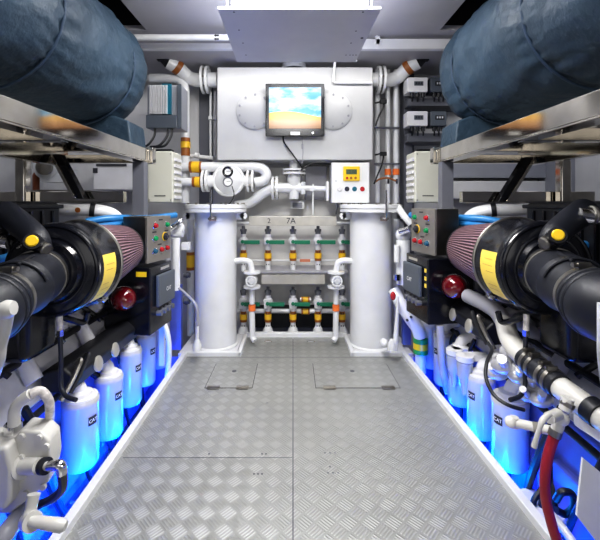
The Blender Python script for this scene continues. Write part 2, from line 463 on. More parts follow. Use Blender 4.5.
# ------------------------------------------------------------------ ceiling tray with lamp
ZT = 1.98
t = thing('ceiling_tray', 'pale grey drilled metal tray plate hanging under the ceiling lamp', 'panel', (0, 2.15, ZT))
Yn, Yf = .93 * F / (203 - 9), .93 * F / (203 - 62)
a, b = at(218, 9, Yn), at(381, 9, Yn); c, d = at(237, 62, Yf), at(355.5, 62, Yf)
m = MB().prism([V(a.x, Yn, ZT), V(b.x, Yn, ZT), V(d.x, Yf, ZT), V(c.x, Yf, ZT)], V(0, 0, .006))
m.bx(a.x, b.x, Yn, Yn + .004, ZT, ZT + .012).bx(a.x, b.x, Yf - .004, Yf, ZT, ZT + .012)
build(m, 'tray_plate', platem, t)
m = MB()
for px, py in ((234, 12), (239, 30), (243, 43), (246, 55), (363, 12), (362, 38), (356, 31), (351, 43), (346, 55), (350, 55), (353, 55), (356, 55), (372, 42), (376, 50)):
    Y = .93 * F / (203 - py); p = at(px, py, Y)
    if c.x + .01 < p.x < d.x - .01: m.cyl(V(p.x, p.y, ZT - .001), V(p.x, p.y, ZT), .005 if px != 362 else .009, seg=8)
build(m, 'screw_holes', inkm, t)
for x in (a.x + .04, b.x - .04):
    for y in (Yn + .02, Yf - .05):
        m = MB().cyl(V(x, y, ZT + .006), V(x, y, ZC), .004, seg=8); build(m, 'hanger_rod', chrome, t)
t = thing('ceiling_lamp', 'bright rectangular strip lamp shining above the hanging tray', 'lamp', (.03, 1.95, ZC))
a, b = at(233, 0, 1.90), at(366, 0, 1.90)
m = MB().bx(a.x - .01, b.x + .01, 1.88, 2.45, 2.125, ZC); build(m, 'housing', white, t)
m = MB().bx(a.x, b.x, 1.84, 1.88, 2.01, 2.17).bx(a.x, b.x, 1.88, 2.42, 2.01, 2.124); build(m, 'diffuser', lampm, t, bevel=.01)
# lamps nearer than the frame shows, over the walkway
for y in (.9,):
    t = thing('ceiling_lamp', 'long rectangular strip lamp on the ceiling over the near walkway', 'lamp', (0, y, ZC))
    m = MB().bx(-.3, .3, y - .5, y + .5, ZC - .04, ZC); build(m, 'housing', white, t)
    m = MB().bx(-.27, .27, y - .47, y + .47, ZC - .055, ZC - .04); build(m, 'diffuser', lampm, t)

# pipes and beams across the ceiling
for s in (-1, 1):
    x0, x1 = (135, 231) if s < 0 else (361, 458)
    if s < 0:
        a, b = at(x0, 37.5, 2.42), at(x1, 37.5, 2.42)
        t = thing('ceiling_pipe', 'white pipe with small black arrows running across the ceiling at left', 'pipe', (a + b) / 2)
        m = MB().cyl(V(a.x - .05, a.y, a.z), V(b.x + .2, b.y, b.z), .019); build(m, 'pipe_run', white, t)
        for q, py in enumerate((35.5, 39)):
            c = at(217, py, 2.398); m = MB().box(c, (.024, .003, .009)); m.prism([c + V(-.02, -.001, 0), c + V(-.008, -.001, -.009), c + V(-.008, -.001, .009)], V(0, .003, 0)); build(m, 'flow_arrow', inkm, t)
    a, b = at(x0, 49, 2.56), at(x1, 43, 2.56)
    m = MB().bx(a.x - .1 if s < 0 else a.x - .15, b.x + .2 if s < 0 else b.x + .1, 2.56, 2.60, a.z, a.z + (.04 if s < 0 else .07)).bx(a.x - .05 if s < 0 else a.x + .1, a.x - .02 if s < 0 else a.x + .13, 2.56, 2.60, a.z + .03, ZC)
    solo(m, 'ceiling_beam', whitem, 'white painted %s half of the beam crossing the ceiling' % LR(s), 'beam', bevel=.004)

# big insulated elbows beside the tank
for s in (-1, 1):
    oy = 0
    t = thing('exhaust_elbow', 'white elbow pipe with brown band bolted to the %s end of the tank' % LR(s), 'pipe', sat(s, 190, 78, 3.15))
    Yp = 3.13
    m = MB().tube([sat(s, 168, 62, Yp - .1), sat(s, 178, 68, Yp - .06), sat(s, 188, 77, Yp), sat(s, 196, 80, Yp), sat(s, 206, 80, Yp)], .056, 18); build(m, 'elbow', white, t)
    p, q = sat(s, 175, 65.5, Yp - .075), sat(s, 179.5, 69, Yp - .05); m = MB().cyl(p, q, .060); build(m, 'brown_band', bband, t)
    e = (sat(s, 168, 62, Yp - .1) - sat(s, 178, 68, Yp - .06)).normalized(); p = sat(s, 168, 62, Yp - .1)
    m = MB().cyl(p, p + e * .05, .05, .03).box(p + e * .06 , (.05, .04, .05)); build(m, 'clamp_end', blackm, t)
    for x in (203.5, 208):
        c = sat(s, x, 80, Yp); m = MB().cyl(c - V(.010, 0, 0), c + V(.010, 0, 0), .112, seg=32); build(m, 'flange', white, t)
    c = sat(s, 205.8, 80, Yp); m = MB().bolts(c - V(.03, 0, 0), V(1, 0, 0), .094, 8, .008, .06); build(m, 'flange_bolts', bsteel, t)
    m = MB().cyl(sat(s, 208, 80, Yp), sat(s, 217.5, 80, Yp), .06); build(m, 'stub', white, t)

# ------------------------------------------------------------------ two big white columns (sea chests)
def column(s):
    X = -.573 if s < 0 else .577; Yc = 2.83
    t = thing('strainer_column', 'tall white cylindrical strainer tank standing %s of the valve manifold' % LR(s), 'tank', (X, Yc, 0))
    C = V(X, Yc, 0)
    m = MB().lathe(C, V(0, 0, 1), [(.165, .001), (.165, .012), (.152, .02), (.152, 1.0)], 40); build(m, 'column_shell', white, t)
    m = MB().lathe(C, V(0, 0, 1), [(.225, .985), (.225, 1.008)], 40); build(m, 'lower_flange', white, t)
    m = MB().lathe(C, V(0, 0, 1), [(.228, 1.012), (.228, 1.036), (.20, 1.042)], 40); lid = build(m, 'lid', white, t)
    m = MB().bolts(C + V(0, 0, 1.036), V(0, 0, 1), .205, 12, .009, .016); build(m, 'lid_bolts', bsteel, lid)
    for q in (-1, 1):
        c = C + V(q * .16, -.03, .955); m = MB().box(c + V(q * .02, 0, 0), (.06, .016, .05)).cyl(c + V(q * .05, -.008, 0), c + V(q * .05, .008, 0), .025)
        lug = build(m, 'lifting_lug', white, t)
        m = MB().cyl(c + V(q * .05, -.0095, 0), c + V(q * .05, -.008, 0), .006); build(m, 'lug_hole', inkm, lug)
    c = C + V(.01 if s < 0 else .06, -.16, .94)
    m = MB().box(c, (.05, .02, .03)).cyl(c + V(0, -.07, .0), c + V(0, -.07, .20), .007, seg=8).cyl(c, c + V(0, -.07, 0), .008, seg=8); build(m, 'lid_clamp', chrome, t)
    m = MB().cyl(c + V(-.02, -.012, 0), c + V(-.02, -.03, 0), .009).cyl(c + V(.02, -.012, 0), c + V(.02, -.03, 0), .009); build(m, 'clamp_nut', bsteel, t)
    # side branch with gate valve
    g2 = thing('side_valve', 'white flanged gate valve on the drain branch of the %s column' % LR(s), 'valve', sat(s, 252, 283, 2.8, ox=2))
    Y = 2.80; o = 2
    m = MB().tube([sat(s, 234, 261, Y, o), sat(s, 244, 260.5, Y, o), sat(s, 250, 263, Y, o), sat(s, 252, 272, Y, o)], .022, 14, n=5).cyl(sat(s, 252, 288, Y, o), sat(s, 252, 304, Y, o), .019)
    build(m, 'branch_pipe', white, g2)
    for py in (272, 286.5):
        c = sat(s, 252, py, Y, o); m = MB().cyl(c - V(0, 0, .009), c + V(0, 0, .006), .062, seg=28); build(m, 'valve_flange', white, g2)
    c = sat(s, 252, 279.5, Y, o); m = MB().sph(c, .042, (1, 1, 1)).cyl(c, c + V(0, -.07, 0), .018); build(m, 'valve_body', white, g2)
    m = MB().torus(c + V(0, -.07, 0), V(0, 1, 0), .035, .006).box(c + V(0, -.07, 0), (.07, .006, .008)).box(c + V(0, -.07, 0), (.008, .006, .07)); build(m, 'hand_wheel', white, g2)
    m = MB().cyl(sat(s, 252, 305, Y, o), sat(s, 252, 310.5, Y, o), .026); build(m, 'orange_band', orange, g2)
    m = MB().tube([sat(s, 252, 311, Y, o), sat(s, 252.4, 330, Y, o), sat(s, 252.5, 337, Y, o), sat(s, 255, 341, Y - .02, o)], .021, 12); build(m, 'drain_pipe', white, g2)
    # base plinth under the column
    return t
for s in (-1, 1): column(s)
m = MB().bx(-.80, NXL - .04, PY + .05, 3.05, -.05, 0); struct(m, 'trim_%d' % n, whitem); n += 1
m = MB().bx(NXR + .04, .84, PY + .05, 3.05, -.05, 0); struct(m, 'trim_%d' % n, whitem); n += 1

# ------------------------------------------------------------------ valve manifold
MYV = 3.12
cols = [(243.5, 'leftmost'), (268, 'second'), (293, 'middle'), (318, 'fourth'), (342, 'rightmost')]
def manifold_valve(px, lower):
    Y = MYV; k = 61 if lower else 0
    cx = at(px, 240, Y).x
    Z = lambda py: at(0, py + k, Y).z
    rowname = 'lower' if lower else 'upper'
    nm = dict((c[0], c[1]) for c in cols)[px]
    nm = {'leftmost': 'leftmost', 'second': 'second from left', 'middle': 'middle', 'fourth': 'fourth from left', 'rightmost': 'rightmost'}[nm]
    t = thing('ball_valve', 'white ball valve with green lever, %s in the %s manifold row' % (nm, rowname), 'valve', (cx, Y, Z(272)), 'ball valves of the %s manifold row' % rowname)
    m = MB().cyl(V(cx, Y, Z(226)), V(cx, Y, Z(229)), .013).cyl(V(cx, Y, Z(229)), V(cx, Y, Z(231.5)), .027, seg=6).cyl(V(cx, Y, Z(231.5)), V(cx, Y, Z(234)), .022, seg=12); build(m, 'top_nut', darkg, t)
    m = MB().cyl(V(cx, Y, Z(234)), V(cx, Y, Z(250)), .022).sph(V(cx, Y, Z(241)), .038 if not lower else .042).box(V(cx, Y - .01, Z(242)), (.06, .06, .07) if lower else (.05, .05, .03)).cyl(V(cx, Y, Z(241)), V(cx, Y - .055, Z(241)), .014).cyl(V(cx, Y, Z(249.5)), V(cx, Y, Z(247)), .027, seg=8)
    build(m, 'valve_body', whitem, t)
    m = MB().box(V(cx + .075, Y - .056, Z(241.5)), (.125, .014, .032)).cyl(V(cx, Y - .062, Z(241)), V(cx, Y - .05, Z(241)), .015); build(m, 'lever', green, t, bevel=.003)
    m = MB().cyl(V(cx, Y, Z(250)), V(cx, Y, Z(253)), .023).cyl(V(cx, Y, Z(258)), V(cx, Y, Z(260.5)), .028); build(m, 'brown_band', bband, t)
    m = MB().cyl(V(cx, Y, Z(253)), V(cx, Y, Z(258)), .030); build(m, 'yellow_band', yband, t)
    zz = 271 if not lower else 265
    m = MB().cyl(V(cx, Y, Z(260.5)), V(cx, Y, Z(zz)), .022)
    build(m, 'lower_pipe', white, t)
    m = MB()
    for py in (251.5, 264):
        for q in (-.009, .009): m.box(V(cx + q, Y - .0235, Z(py)), (.007, .004, .011))
    build(m, 'flow_mark', inkm, t)
    if lower:
        m = MB().lathe(V(cx, Y, Z(274)), V(0, 0, 1), [(.052, -.02), (.052, .01), (.038, .05), (.024, .075)], 20); build(m, 'reducer', white, t)
for px, _ in cols:
    manifold_valve(px, False); manifold_valve(px, True)
for py, r, nm, lab in ((260.5, .008, 'header_pipe', 'thin white horizontal pipe behind the upper row of manifold valves'), (311, .019, 'header_pipe', 'thick white horizontal pipe behind the lower row of manifold valves'), (223, .012, 'header_pipe', 'grey horizontal pipe along the top of the valve manifold')):
    a, b = at(236, py, MYV + .04), at(350, py, MYV + .04); m = MB().cyl(a, b, r); solo(m, nm, white, lab, 'pipe', 'manifold header pipes')
for py, lab in ((299.5, 'upper'), (311.5, 'lower')):
    c = at(305.5, py, MYV - .0)
    t = thing('cross_fitting', '%s short yellow banded fitting between the third and fourth lower valves' % lab, 'pipe fitting', c)
    m = MB().cyl(c - V(.045, 0, 0), c + V(.045, 0, 0), .017); build(m, 'coupling', white, t)
    m = MB().cyl(c - V(.034, 0, 0), c - V(.02, 0, 0), .024).cyl(c + V(.02, 0, 0), c + V(.034, 0, 0), .024); build(m, 'brown_band', bband, t)
    m = MB().cyl(c - V(.02, 0, 0), c + V(.02, 0, 0), .022); build(m, 'yellow_band', yband, t)
for (x0, y0, x1, y1), lab in (((249, 216.3, 336.5, 225.5), 'upper brushed steel name plate with handwriting above the valves'), ((261.5, 274.5, 325, 284), 'lower plain brushed steel name plate between the valve rows')):
    a, b = at(x0, y1, 3.04), at(x1, y0, 3.04)
    t = thing('name_plate', lab, 'plate', ((a.x + b.x) / 2, 3.04, a.z))
    m = MB().bx(a.x, b.x, 3.03, 3.045, a.z, b.z); build(m, 'plate', satinm, t, bevel=.002)
    m = MB()
    for x in (a.x + .02, b.x - .02): m.cyl(V(x, 3.045, (a.z + b.z) / 2), V(x, 3.16, (a.z + b.z) / 2), .008, seg=8)
    build(m, 'standoff', bsteel, t)
    if y0 < 220:
        text('2', .055, at(269, 221, 3.028), (1, 0, 0), (0, 0, 1), inkm, t); text('7A', .065, at(291, 221, 3.028), (1, 0, 0), (0, 0, 1), inkm, t)
m = MB().bx(-.42, .47, 3.325, 3.349, .16, 1.36); solo(m, 'manifold_backboard', mat('backboard_white', (.74, .73, .71), .5), 'white backboard on the bulkhead behind the valve manifold', 'panel')
# thin shelf line and dark space under the manifold
m = MB().bx(-.40, .44, 3.02, 3.34, at(0, 272.5, 3.05).z, at(0, 271, 3.05).z); solo(m, 'pipe_support_shelf', greyp, 'thin grey shelf between the two rows of manifold valves', 'shelf')
m = MB().bx(-.36, .40, 3.20, 3.34, .0, .16)  # black block stands in for the dark gap under the manifold
solo(m, 'manifold_dark_gap', blackm, 'block painted black as the dark trough behind the feet of the lower valves', 'gap', bevel=.005)
c = at(305, 260.5, MYV + .02); m = MB().box(c, (.085, .012, .022)); solo(m, 'pipe_label', mat('label_orange', (.6, .22, .12), .5), 'small orange printed label on the thin pipe between middle and fourth valves', 'label')
t = thing('instruction_plate', 'small grey framed instruction plate between pipes above the name plate', 'sign', at(297, 208, 3.1))
a, b = at(290.5, 209, 3.2), at(304, 201.5, 3.2); m = MB().bx(a.x, b.x, 3.19, 3.34, a.z, b.z); build(m, 'frame', white, t)
a, b = at(292.5, 208, 3.19), at(302.3, 202.5, 3.19); m = MB().bx(a.x, b.x, 3.186, 3.19, a.z, b.z); build(m, 'plate_face', panelg, t)

# ------------------------------------------------------------------ upper pipework between tank and manifold
Y = 3.05
t = thing('circulation_pump', 'white round pump with flanges under the tank at left', 'pump', at(229, 196, Y))
c = at(229, 180.5, Y)
m = MB().sph(c, .125, (1, .7, 1)).torus(c + V(0, -.03, 0), V(0, 1, 0), .115, .016, seg=36).cyl(at(206, 181, Y), at(254, 181, Y), .048); build(m, 'pump_casing', white, t)
for x in (204, 207.8, 248.5, 253): 
    q = at(x, 181, Y); m = MB().cyl(q - V(.009, 0, 0), q + V(.009, 0, 0), .088, seg=28); build(m, 'flange', white, t)
m = MB().bolts(at(206, 181, Y) - V(.03, 0, 0), V(1, 0, 0), .073, 6, .007, .055, .5).bolts(at(251, 181, Y) - V(.035, 0, 0), V(1, 0, 0), .073, 6, .007, .06, .5); build(m, 'flange_bolts', bsteel, t)
for py, lab in ((172, 'upper'), (182, 'lower')):
    c = at(228.3, py, 2.88); g2 = thing('pressure_gauge', '%s of two small black rimmed dial gauges on the round pump' % lab, 'gauge', c)
    m = MB().torus(c + V(0, -.022, 0), V(0, 1, 0), .033, .009 if py < 175 else .005, seg=28); build(m, 'rim', black if py < 175 else darkg, g2)
    m = MB().cyl(c + V(0, -.022, 0), c + V(0, .0, 0), .034); f = build(m, 'dial', whitet, g2)
    m = MB().box(c + V(.006, -.024, .004), (.03, .002, .003)); build(m, 'needle', inkm, f)
    m = MB().cyl(c, c + V(0, .1, 0), .012, seg=10); build(m, 'stem', bsteel, g2)
m = MB().tube([at(232, 186, 2.9), at(234, 195, 2.9), at(230, 203, 2.85), at(222, 207, 2.8)], .004, 6); solo(m, 'gauge_lead', blackm, 'thin black lead curling down from the pump gauges', 'cable')
t = thing('return_pipe', 'white pipe making a U turn around the round pump', 'pipe', at(255, 175, Y))
m = MB().tube([at(201, 167, Y), at(230, 167, Y), at(255, 167, Y), at(263.5, 169.5, Y), at(266.5, 175, Y), at(263.5, 180.5, Y), at(255, 182.5, Y)], .040, 16, n=6); build(m, 'pipe_run', white, t)
m = MB().cyl(at(180, 167, Y), at(191, 167, Y), .034); build(m, 'pipe_end', white, t)
for (x0, x1, mm) in ((190, 192.5, bband), (192.5, 200, yband), (200, 202, bband)):
    m = MB().cyl(at(x0, 167, Y), at(x1, 167, Y), .046); build(m, 'colour_band', mm, t)
t = thing('suction_pipe', 'short white pipe with yellow band entering the round pump from left', 'pipe', at(192, 182, Y))
m = MB().cyl(at(178, 182, Y), at(204, 182, Y), .034); build(m, 'pipe_run', white, t)
m = MB().cyl(at(193, 182, Y), at(195.5, 182, Y), .043).cyl(at(200.5, 182, Y), at(202, 182, Y), .043); build(m, 'brown_band', bband, t)
m = MB().cyl(at(195.5, 182, Y), at(200.5, 182, Y), .044); build(m, 'yellow_band', yband, t)
t = thing('offset_pipe', 'white pipe bending down behind the left column from the flanged tee', 'pipe', at(255, 205, Y))
m = MB().tube([at(236, 206, Y + .1), at(250, 203, Y + .08), at(262, 194, Y + .05), at(272, 188.5, Y + .05), at(277, 188, Y + .05)], .042, 16); build(m, 'pipe_run', white, t)
for x in (273, 277): 
    q = at(x, 188, Y + .05); m = MB().cyl(q - V(.009, 0, 0), q + V(.009, 0, 0), .095, seg=28); build(m, 'flange', white, t)
m = MB().bolts(at(275, 188, Y + .05) - V(.03, 0, 0), V(1, 0, 0), .078, 6, .007, .06, .5); build(m, 'flange_bolts', bsteel, t)
t = thing('tee_pipe', 'white flanged tee pipe hanging below the middle of the tank', 'pipe', at(294, 190, 3.1))
Y2 = 3.1
m = MB().cyl(at(278, 188, Y2), at(301, 188, Y2), .042).cyl(at(294, 160, Y2), at(294, 173, Y2), .036).lathe(at(294, 199, Y2), V(0, 0, 1), [(.04, 0), (.04, .10), (.058, .16), (.045, .22)], 20); build(m, 'tee_body', white, t)
for py in (170, 173.5):
    q = at(294, py, Y2); m = MB().cyl(q - V(0, 0, .008), q + V(0, 0, .008), .094, seg=28); build(m, 'flange', white, t)
m = MB().bolts(at(294, 172, Y2) - V(0, 0, .03), V(0, 0, 1), .076, 6, .007, .06, .2); build(m, 'flange_bolts', bsteel, t)
m = MB().cyl(at(301, 188, Y2), at(326, 189, Y2), .022).cyl(at(303, 182, Y2), at(303, 194, Y2), .02).cyl(at(313, 184, Y2), at(313, 215, Y2), .008, seg=8).box(at(312, 189, Y2 - .02), (.03, .02, .03)); build(m, 'side_branch', white, t)
m = MB().bx(at(325.5, 0, Y2).x, at(328, 0, Y2).x, 3.02, 3.18, at(0, 201, Y2).z, at(0, 182, Y2).z); build(m, 'end_plate', white, t, bevel=.004)
m = MB().tube([at(301, 170, 3.0), at(312, 164, 3.02), at(330, 164, 3.05), at(340, 168, 3.1)], .006, 8); solo(m, 'looped_cable', blackm, 'black cable looping right under the tank bottom edge', 'cable')
m = MB().bx(at(305, 0, 3.25).x, at(327, 0, 3.25).x, 3.25, 3.34, at(0, 200, 3.25).z, at(0, 166, 3.25).z); solo(m, 'terminal_box', greyp, 'pale grey terminal box on the bulkhead behind the tee pipe', 'box', bevel=.006)

# yellow controller in white box
Y = 2.98
a, b = at(331.5, 203, Y), at(369.5, 162.5, Y)
t = thing('alarm_panel', 'white control box with yellow display unit and row of coloured buttons', 'control panel', ((a.x + b.x) / 2, Y, a.z))
m = MB().bx(a.x, b.x, Y, Y + .18, a.z, b.z); build(m, 'enclosure', white, t, bevel=.006)
c, d = at(343, 181, Y), at(359.5, 166.5, Y); m = MB().bx(c.x, d.x, Y - .018, Y, c.z, d.z); yd = build(m, 'display_unit', yellow, t, bevel=.006)
c, d = at(345.8, 174.5, Y), at(356.5, 169.5, Y); m = MB().bx(c.x, d.x, Y - .020, Y - .018, c.z, d.z); build(m, 'display', lcd, yd)
for k, x in enumerate((347, 351, 355.5)):
    q = at(x, 178, Y - .018); m = MB().cyl(q, q + V(0, -.005, 0), .010); build(m, 'key', rbtn if k == 0 else inkm if k < 0 else bband, yd)
text('- 0.00', .034, at(351.2, 172, Y - .0205), (1, 0, 0), (0, 0, 1), inkm, yd)
for x, mm in ((339.5, whitem), (347, inkm), (354.5, tealm), (362.3, rbtn)):
    q = at(x, 189, Y); m = MB().cyl(q, q + V(0, -.012, 0), .015).torus(q + V(0, -.003, 0), V(0, 1, 0), .016, .003, seg=20); build(m, 'button', mm, t)
t2 = at(336, 181, Y); m = MB().box(t2, (.006, .004, .006)); build(m, 'indicator', bbtn, t)
m = MB()
for k in range(7):
    x = 337 + k * 4.3; m = MB().tube([at(x, 203, Y + .06), at(x + .4, 207, Y + .06), at(x + random.uniform(-2, 2), 214, Y + .1)], .006, 6)
    solo(m, 'gland_cable', darkg, 'dark cable coming out under the white control box, %s from the left' % ('first', 'second', 'third', 'fourth', 'fifth', 'sixth', 'seventh')[k], 'cable', 'cables under the control box')

# vertical pipes right of the tank
for x, r, lab in ((377.5, .020, 'leftmost thin white riser pipe beside the right end of the tank'), (387.8, .020, 'middle thin white riser pipe with orange valve beside the tank'), (396, .022, 'rightmost white riser pipe beside the tank, next to grey frame')):
    Yq = 3.2
    t = thing('riser_pipe', lab, 'pipe', at(x, 210, Yq), 'riser pipes right of the tank')
    m = MB().cyl(V(at(x, 212, Yq).x, Yq, ZB), at(x, 70 if x > 380 else 95, Yq), r, seg=14); build(m, 'pipe_run', white, t)
    if x > 380:
        q = at(x, 175, Yq); m = MB().cyl(q, q + V(0, 0, .05), r + .007, seg=14); build(m, 'orange_band', orange, t)
        q = at(x, 182, Yq); m = MB().box(q + V(0, -r, .005), (.016, .006, .04)); build(m, 'arrow_mark', inkm, t)
for py, w_ in ((127, 'upper'), (163, 'lower')):
    m = MB().bx(at(375, 0, 3.15).x, at(400, 0, 3.15).x, 3.16, 3.18, at(0, py + 1.5, 3.17).z, at(0, py, 3.17).z).bx(at(399, 0, 3.15).x, at(400, 0, 3.15).x, 3.16, 3.35, at(0, py + 1.5, 3.17).z, at(0, py, 3.17).z)
    solo(m, 'pipe_clamp_rail', darkg, '%s dark clamp bar crossing the three risers right of the tank' % w_, 'pipe clamp')

for (pp, lab) in (([at(375, 103, 3.1), at(383, 102, 3.08), at(383, 108, 3.06), at(379, 116, 3.06), at(375.5, 126, 3.06)], 'upper black cable with plug beside the right tank edge'),
                  ([at(375, 155, 3.1), at(383, 154, 3.08), at(382, 164, 3.06), at(378, 174, 3.06), at(374, 184, 3.06)], 'lower black cable with plug beside the right tank edge')):
    m = MB().tube(pp, .007, 8).box(pp[1] + V(0, -.01, 0), (.05, .03, .03)); solo(m, 'sensor_cable', blackm, lab, 'cable')
m = MB().tube([at(375, 182, 3.06), at(380, 179, 3.1), at(388, 178, 3.12), at(396, 181, 3.12)], .008, 8); solo(m, 'valve_link', bband, 'brown link rod joining the two orange banded valves', 'linkage')

# vertical pipe left (with yellow bands), horizontal stub
t = thing('elbow_riser', 'white pipe bending down with yellow and brown bands at left bulkhead', 'pipe', at(185, 170, 3.1))
Yq = 3.12
m = MB().tube([at(150, 78, Yq), at(170, 78, Yq), at(180, 80.5, Yq), at(185, 88, Yq), at(185.3, 100, Yq), at(185.5, 138, Yq)], .034, 16); build(m, 'pipe_run', white, t)
m = MB().cyl(at(185.5, 138, Yq), at(185.5, 142, Yq), .038).cyl(at(185.5, 148, Yq), at(185.5, 156, Yq), .036); build(m, 'brown_band', bband, t)
m = MB().cyl(at(185.5, 142, Yq), at(185.5, 148, Yq), .040); build(m, 'yellow_band', yband, t)
m = MB().cyl(at(185.5, 156, Yq), at(185.5, 203, Yq), .034); build(m, 'lower_run', white, t)
for x in (210.5, 215): 
    m = MB().cyl(at(x, 156, 3.2), at(x, 92, 3.2), .010, seg=8).box(at(x, 118, 3.19), (.03, .03, .03)); solo(m, 'thin_riser', white if x < 212 else greyp, 'thin %s vertical tube at the left tank edge' % ('white' if x < 212 else 'grey'), 'pipe')
m = MB().cyl(at(176, 154.5, 3.15), at(213, 158, 3.15), .016).cyl(at(195, 155, 3.14), at(199, 156, 3.14), .022); solo(m, 'stub_pipe', white, 'thin white horizontal pipe below the left corner of the tank', 'pipe')

# inverter at left
Y = 2.75
t = thing('power_inverter', 'finned grey inverter with teal stripe on the wall at left', 'inverter', at(164, 128, Y))
a, b = at(146, 128, Y), at(181, 84, Y); m = MB().bx(a.x, b.x, Y + .02, Y + .18, a.z, b.z); build(m, 'housing', panelg, t, bevel=.006)
m = MB()
x = at(150, 0, Y).x
for k in range(11): m.bx(x + k * .012, x + k * .012 + .006, Y - .01, Y + .02, at(0, 114, Y).z, b.z - .01)
build(m, 'heat_sink', whitem, t)
c, d = at(162, 114, Y), at(171, 83.5, Y); m = MB().bx(c.x, d.x, Y, Y + .02, c.z, d.z); build(m, 'teal_stripe', tealm, t)
text('/', .06, at(164, 90, Y - .001), (1, 0, 0), (0, 0, 1), whitet, t)
c, d = at(146, 128, Y), at(177, 115, Y); m = MB().bx(c.x, d.x, Y - .005, Y + .03, c.z, d.z); build(m, 'terminal_cover', ecugrey, t, bevel=.004)
m = MB().bx(at(177.3, 0, Y).x, at(181, 0, Y).x, Y, Y + .02, a.z, b.z); build(m, 'side_fin', ecugrey, t)
for k, (x0, x1) in enumerate(((155, 146), (168, 158), (172, 164))):
    m = MB().tube([at(x0, 128, Y + .03), at(x0 - .5, 135, Y + .02), at((x0 + x1) / 2, 142, Y), at(x1, 146, Y), at(x1 - 8, 147, Y)], .009, 8); solo(m, 'inverter_cable', blackm, 'black cable looping out below the inverter, %s of three' % ('leftmost', 'middle', 'rightmost')[k], 'cable', 'inverter cables')
# cream junction boxes on both sides
for s, (x0, y0, x1, y1), lab in ((-1, (147, 151, 173, 203), 'cream ribbed junction cabinet below the inverter at left'), (1, (415, 151, 441, 203), 'cream junction cabinet below the battery chargers at right')):
    Y = 2.55
    a, b = at(x0, y1, Y), at(x1, y0, Y)
    t = thing('junction_cabinet', lab, 'cabinet', ((a.x + b.x) / 2, Y + .1, a.z))
    m = MB().bx(a.x, b.x, Y, Y + .2, a.z, b.z); build(m, 'cabinet_body', cream, t, bevel=.012)
    xa = (b.x if s < 0 else a.x)
    m = MB()
    for k in range(7):
        z = a.z + .03 + k * (b.z - a.z - .05) / 7; m.bx(xa - .012, xa + .012, Y + .02, Y + .16, z, z + .02)
    build(m, 'side_vent', whitem, t)
    m = MB().bx(a.x + .03, b.x - .03, Y + .05, Y + .12, b.z, b.z + .02); build(m, 'cable_entry', blackm, t)
    m = MB().bx(a.x + .05, b.x - .05, Y - .002, Y, a.z + .045, a.z + .052); build(m, 'vent_line', inkm, t)
    for x, z in ((a.x + .015, a.z + .02), (b.x - .015, a.z + .02), (a.x + .015, b.z - .02), (b.x - .015, b.z - .02)):
        m = MB().cyl(V(x, Y - .003, z), V(x, Y, z), .005, seg=8); build(m, 'cover_screw', bsteel, t)
# chargers on shelf
for j, (y0, y1, row) in enumerate(((77, 101, 'top'), (111, 135, 'lower'))):
    for k, (x0, x1) in enumerate(((407.5, 428), (430.5, 447))):
        Y = 3.04 if k == 0 else 3.06
        a, b = at(x0, y1 - 9, Y), at(x1, y0, Y)
        t = thing('battery_charger', '%s battery charger box with plugs on the %s shelf tier' % (('white', 'dark grey')[k], row), 'battery charger', ((a.x + b.x) / 2, Y, a.z), 'battery chargers on the shelf')
        m = MB().bx(a.x, b.x, Y, Y + .12, a.z, b.z); build(m, 'case', (whitem, ecugrey)[k], t, bevel=.008)
        c = at((x0 + x1) / 2 + 1, (y0 + y1 - 9) / 2 - 1, Y)
        m = MB().box(c, (.072, .006, .035)); w = build(m, 'switch_window', ecugrey if k == 0 else blackm, t)
        m = MB()
        for q in (-1, 0, 1): m.box(c + V(q * .02, -.005, .0), (.010, .006, .016))
        build(m, 'switch', inkm if k == 0 else whitem, w)
        for q in range(3):
            x = x0 + (x1 - x0) * (.22 + q * .27); m = MB().cyl(at(x, y1 - 8.5, Y + .03), at(x, y1 - 4, Y + .03), .016, seg=10).tube([at(x, y1 - 4, Y + .03), at(x + .3, y1 - 2, Y + .03), at(x, y1 + .5, Y + .04)], .007, 6); build(m, 'plug', blackm, t)

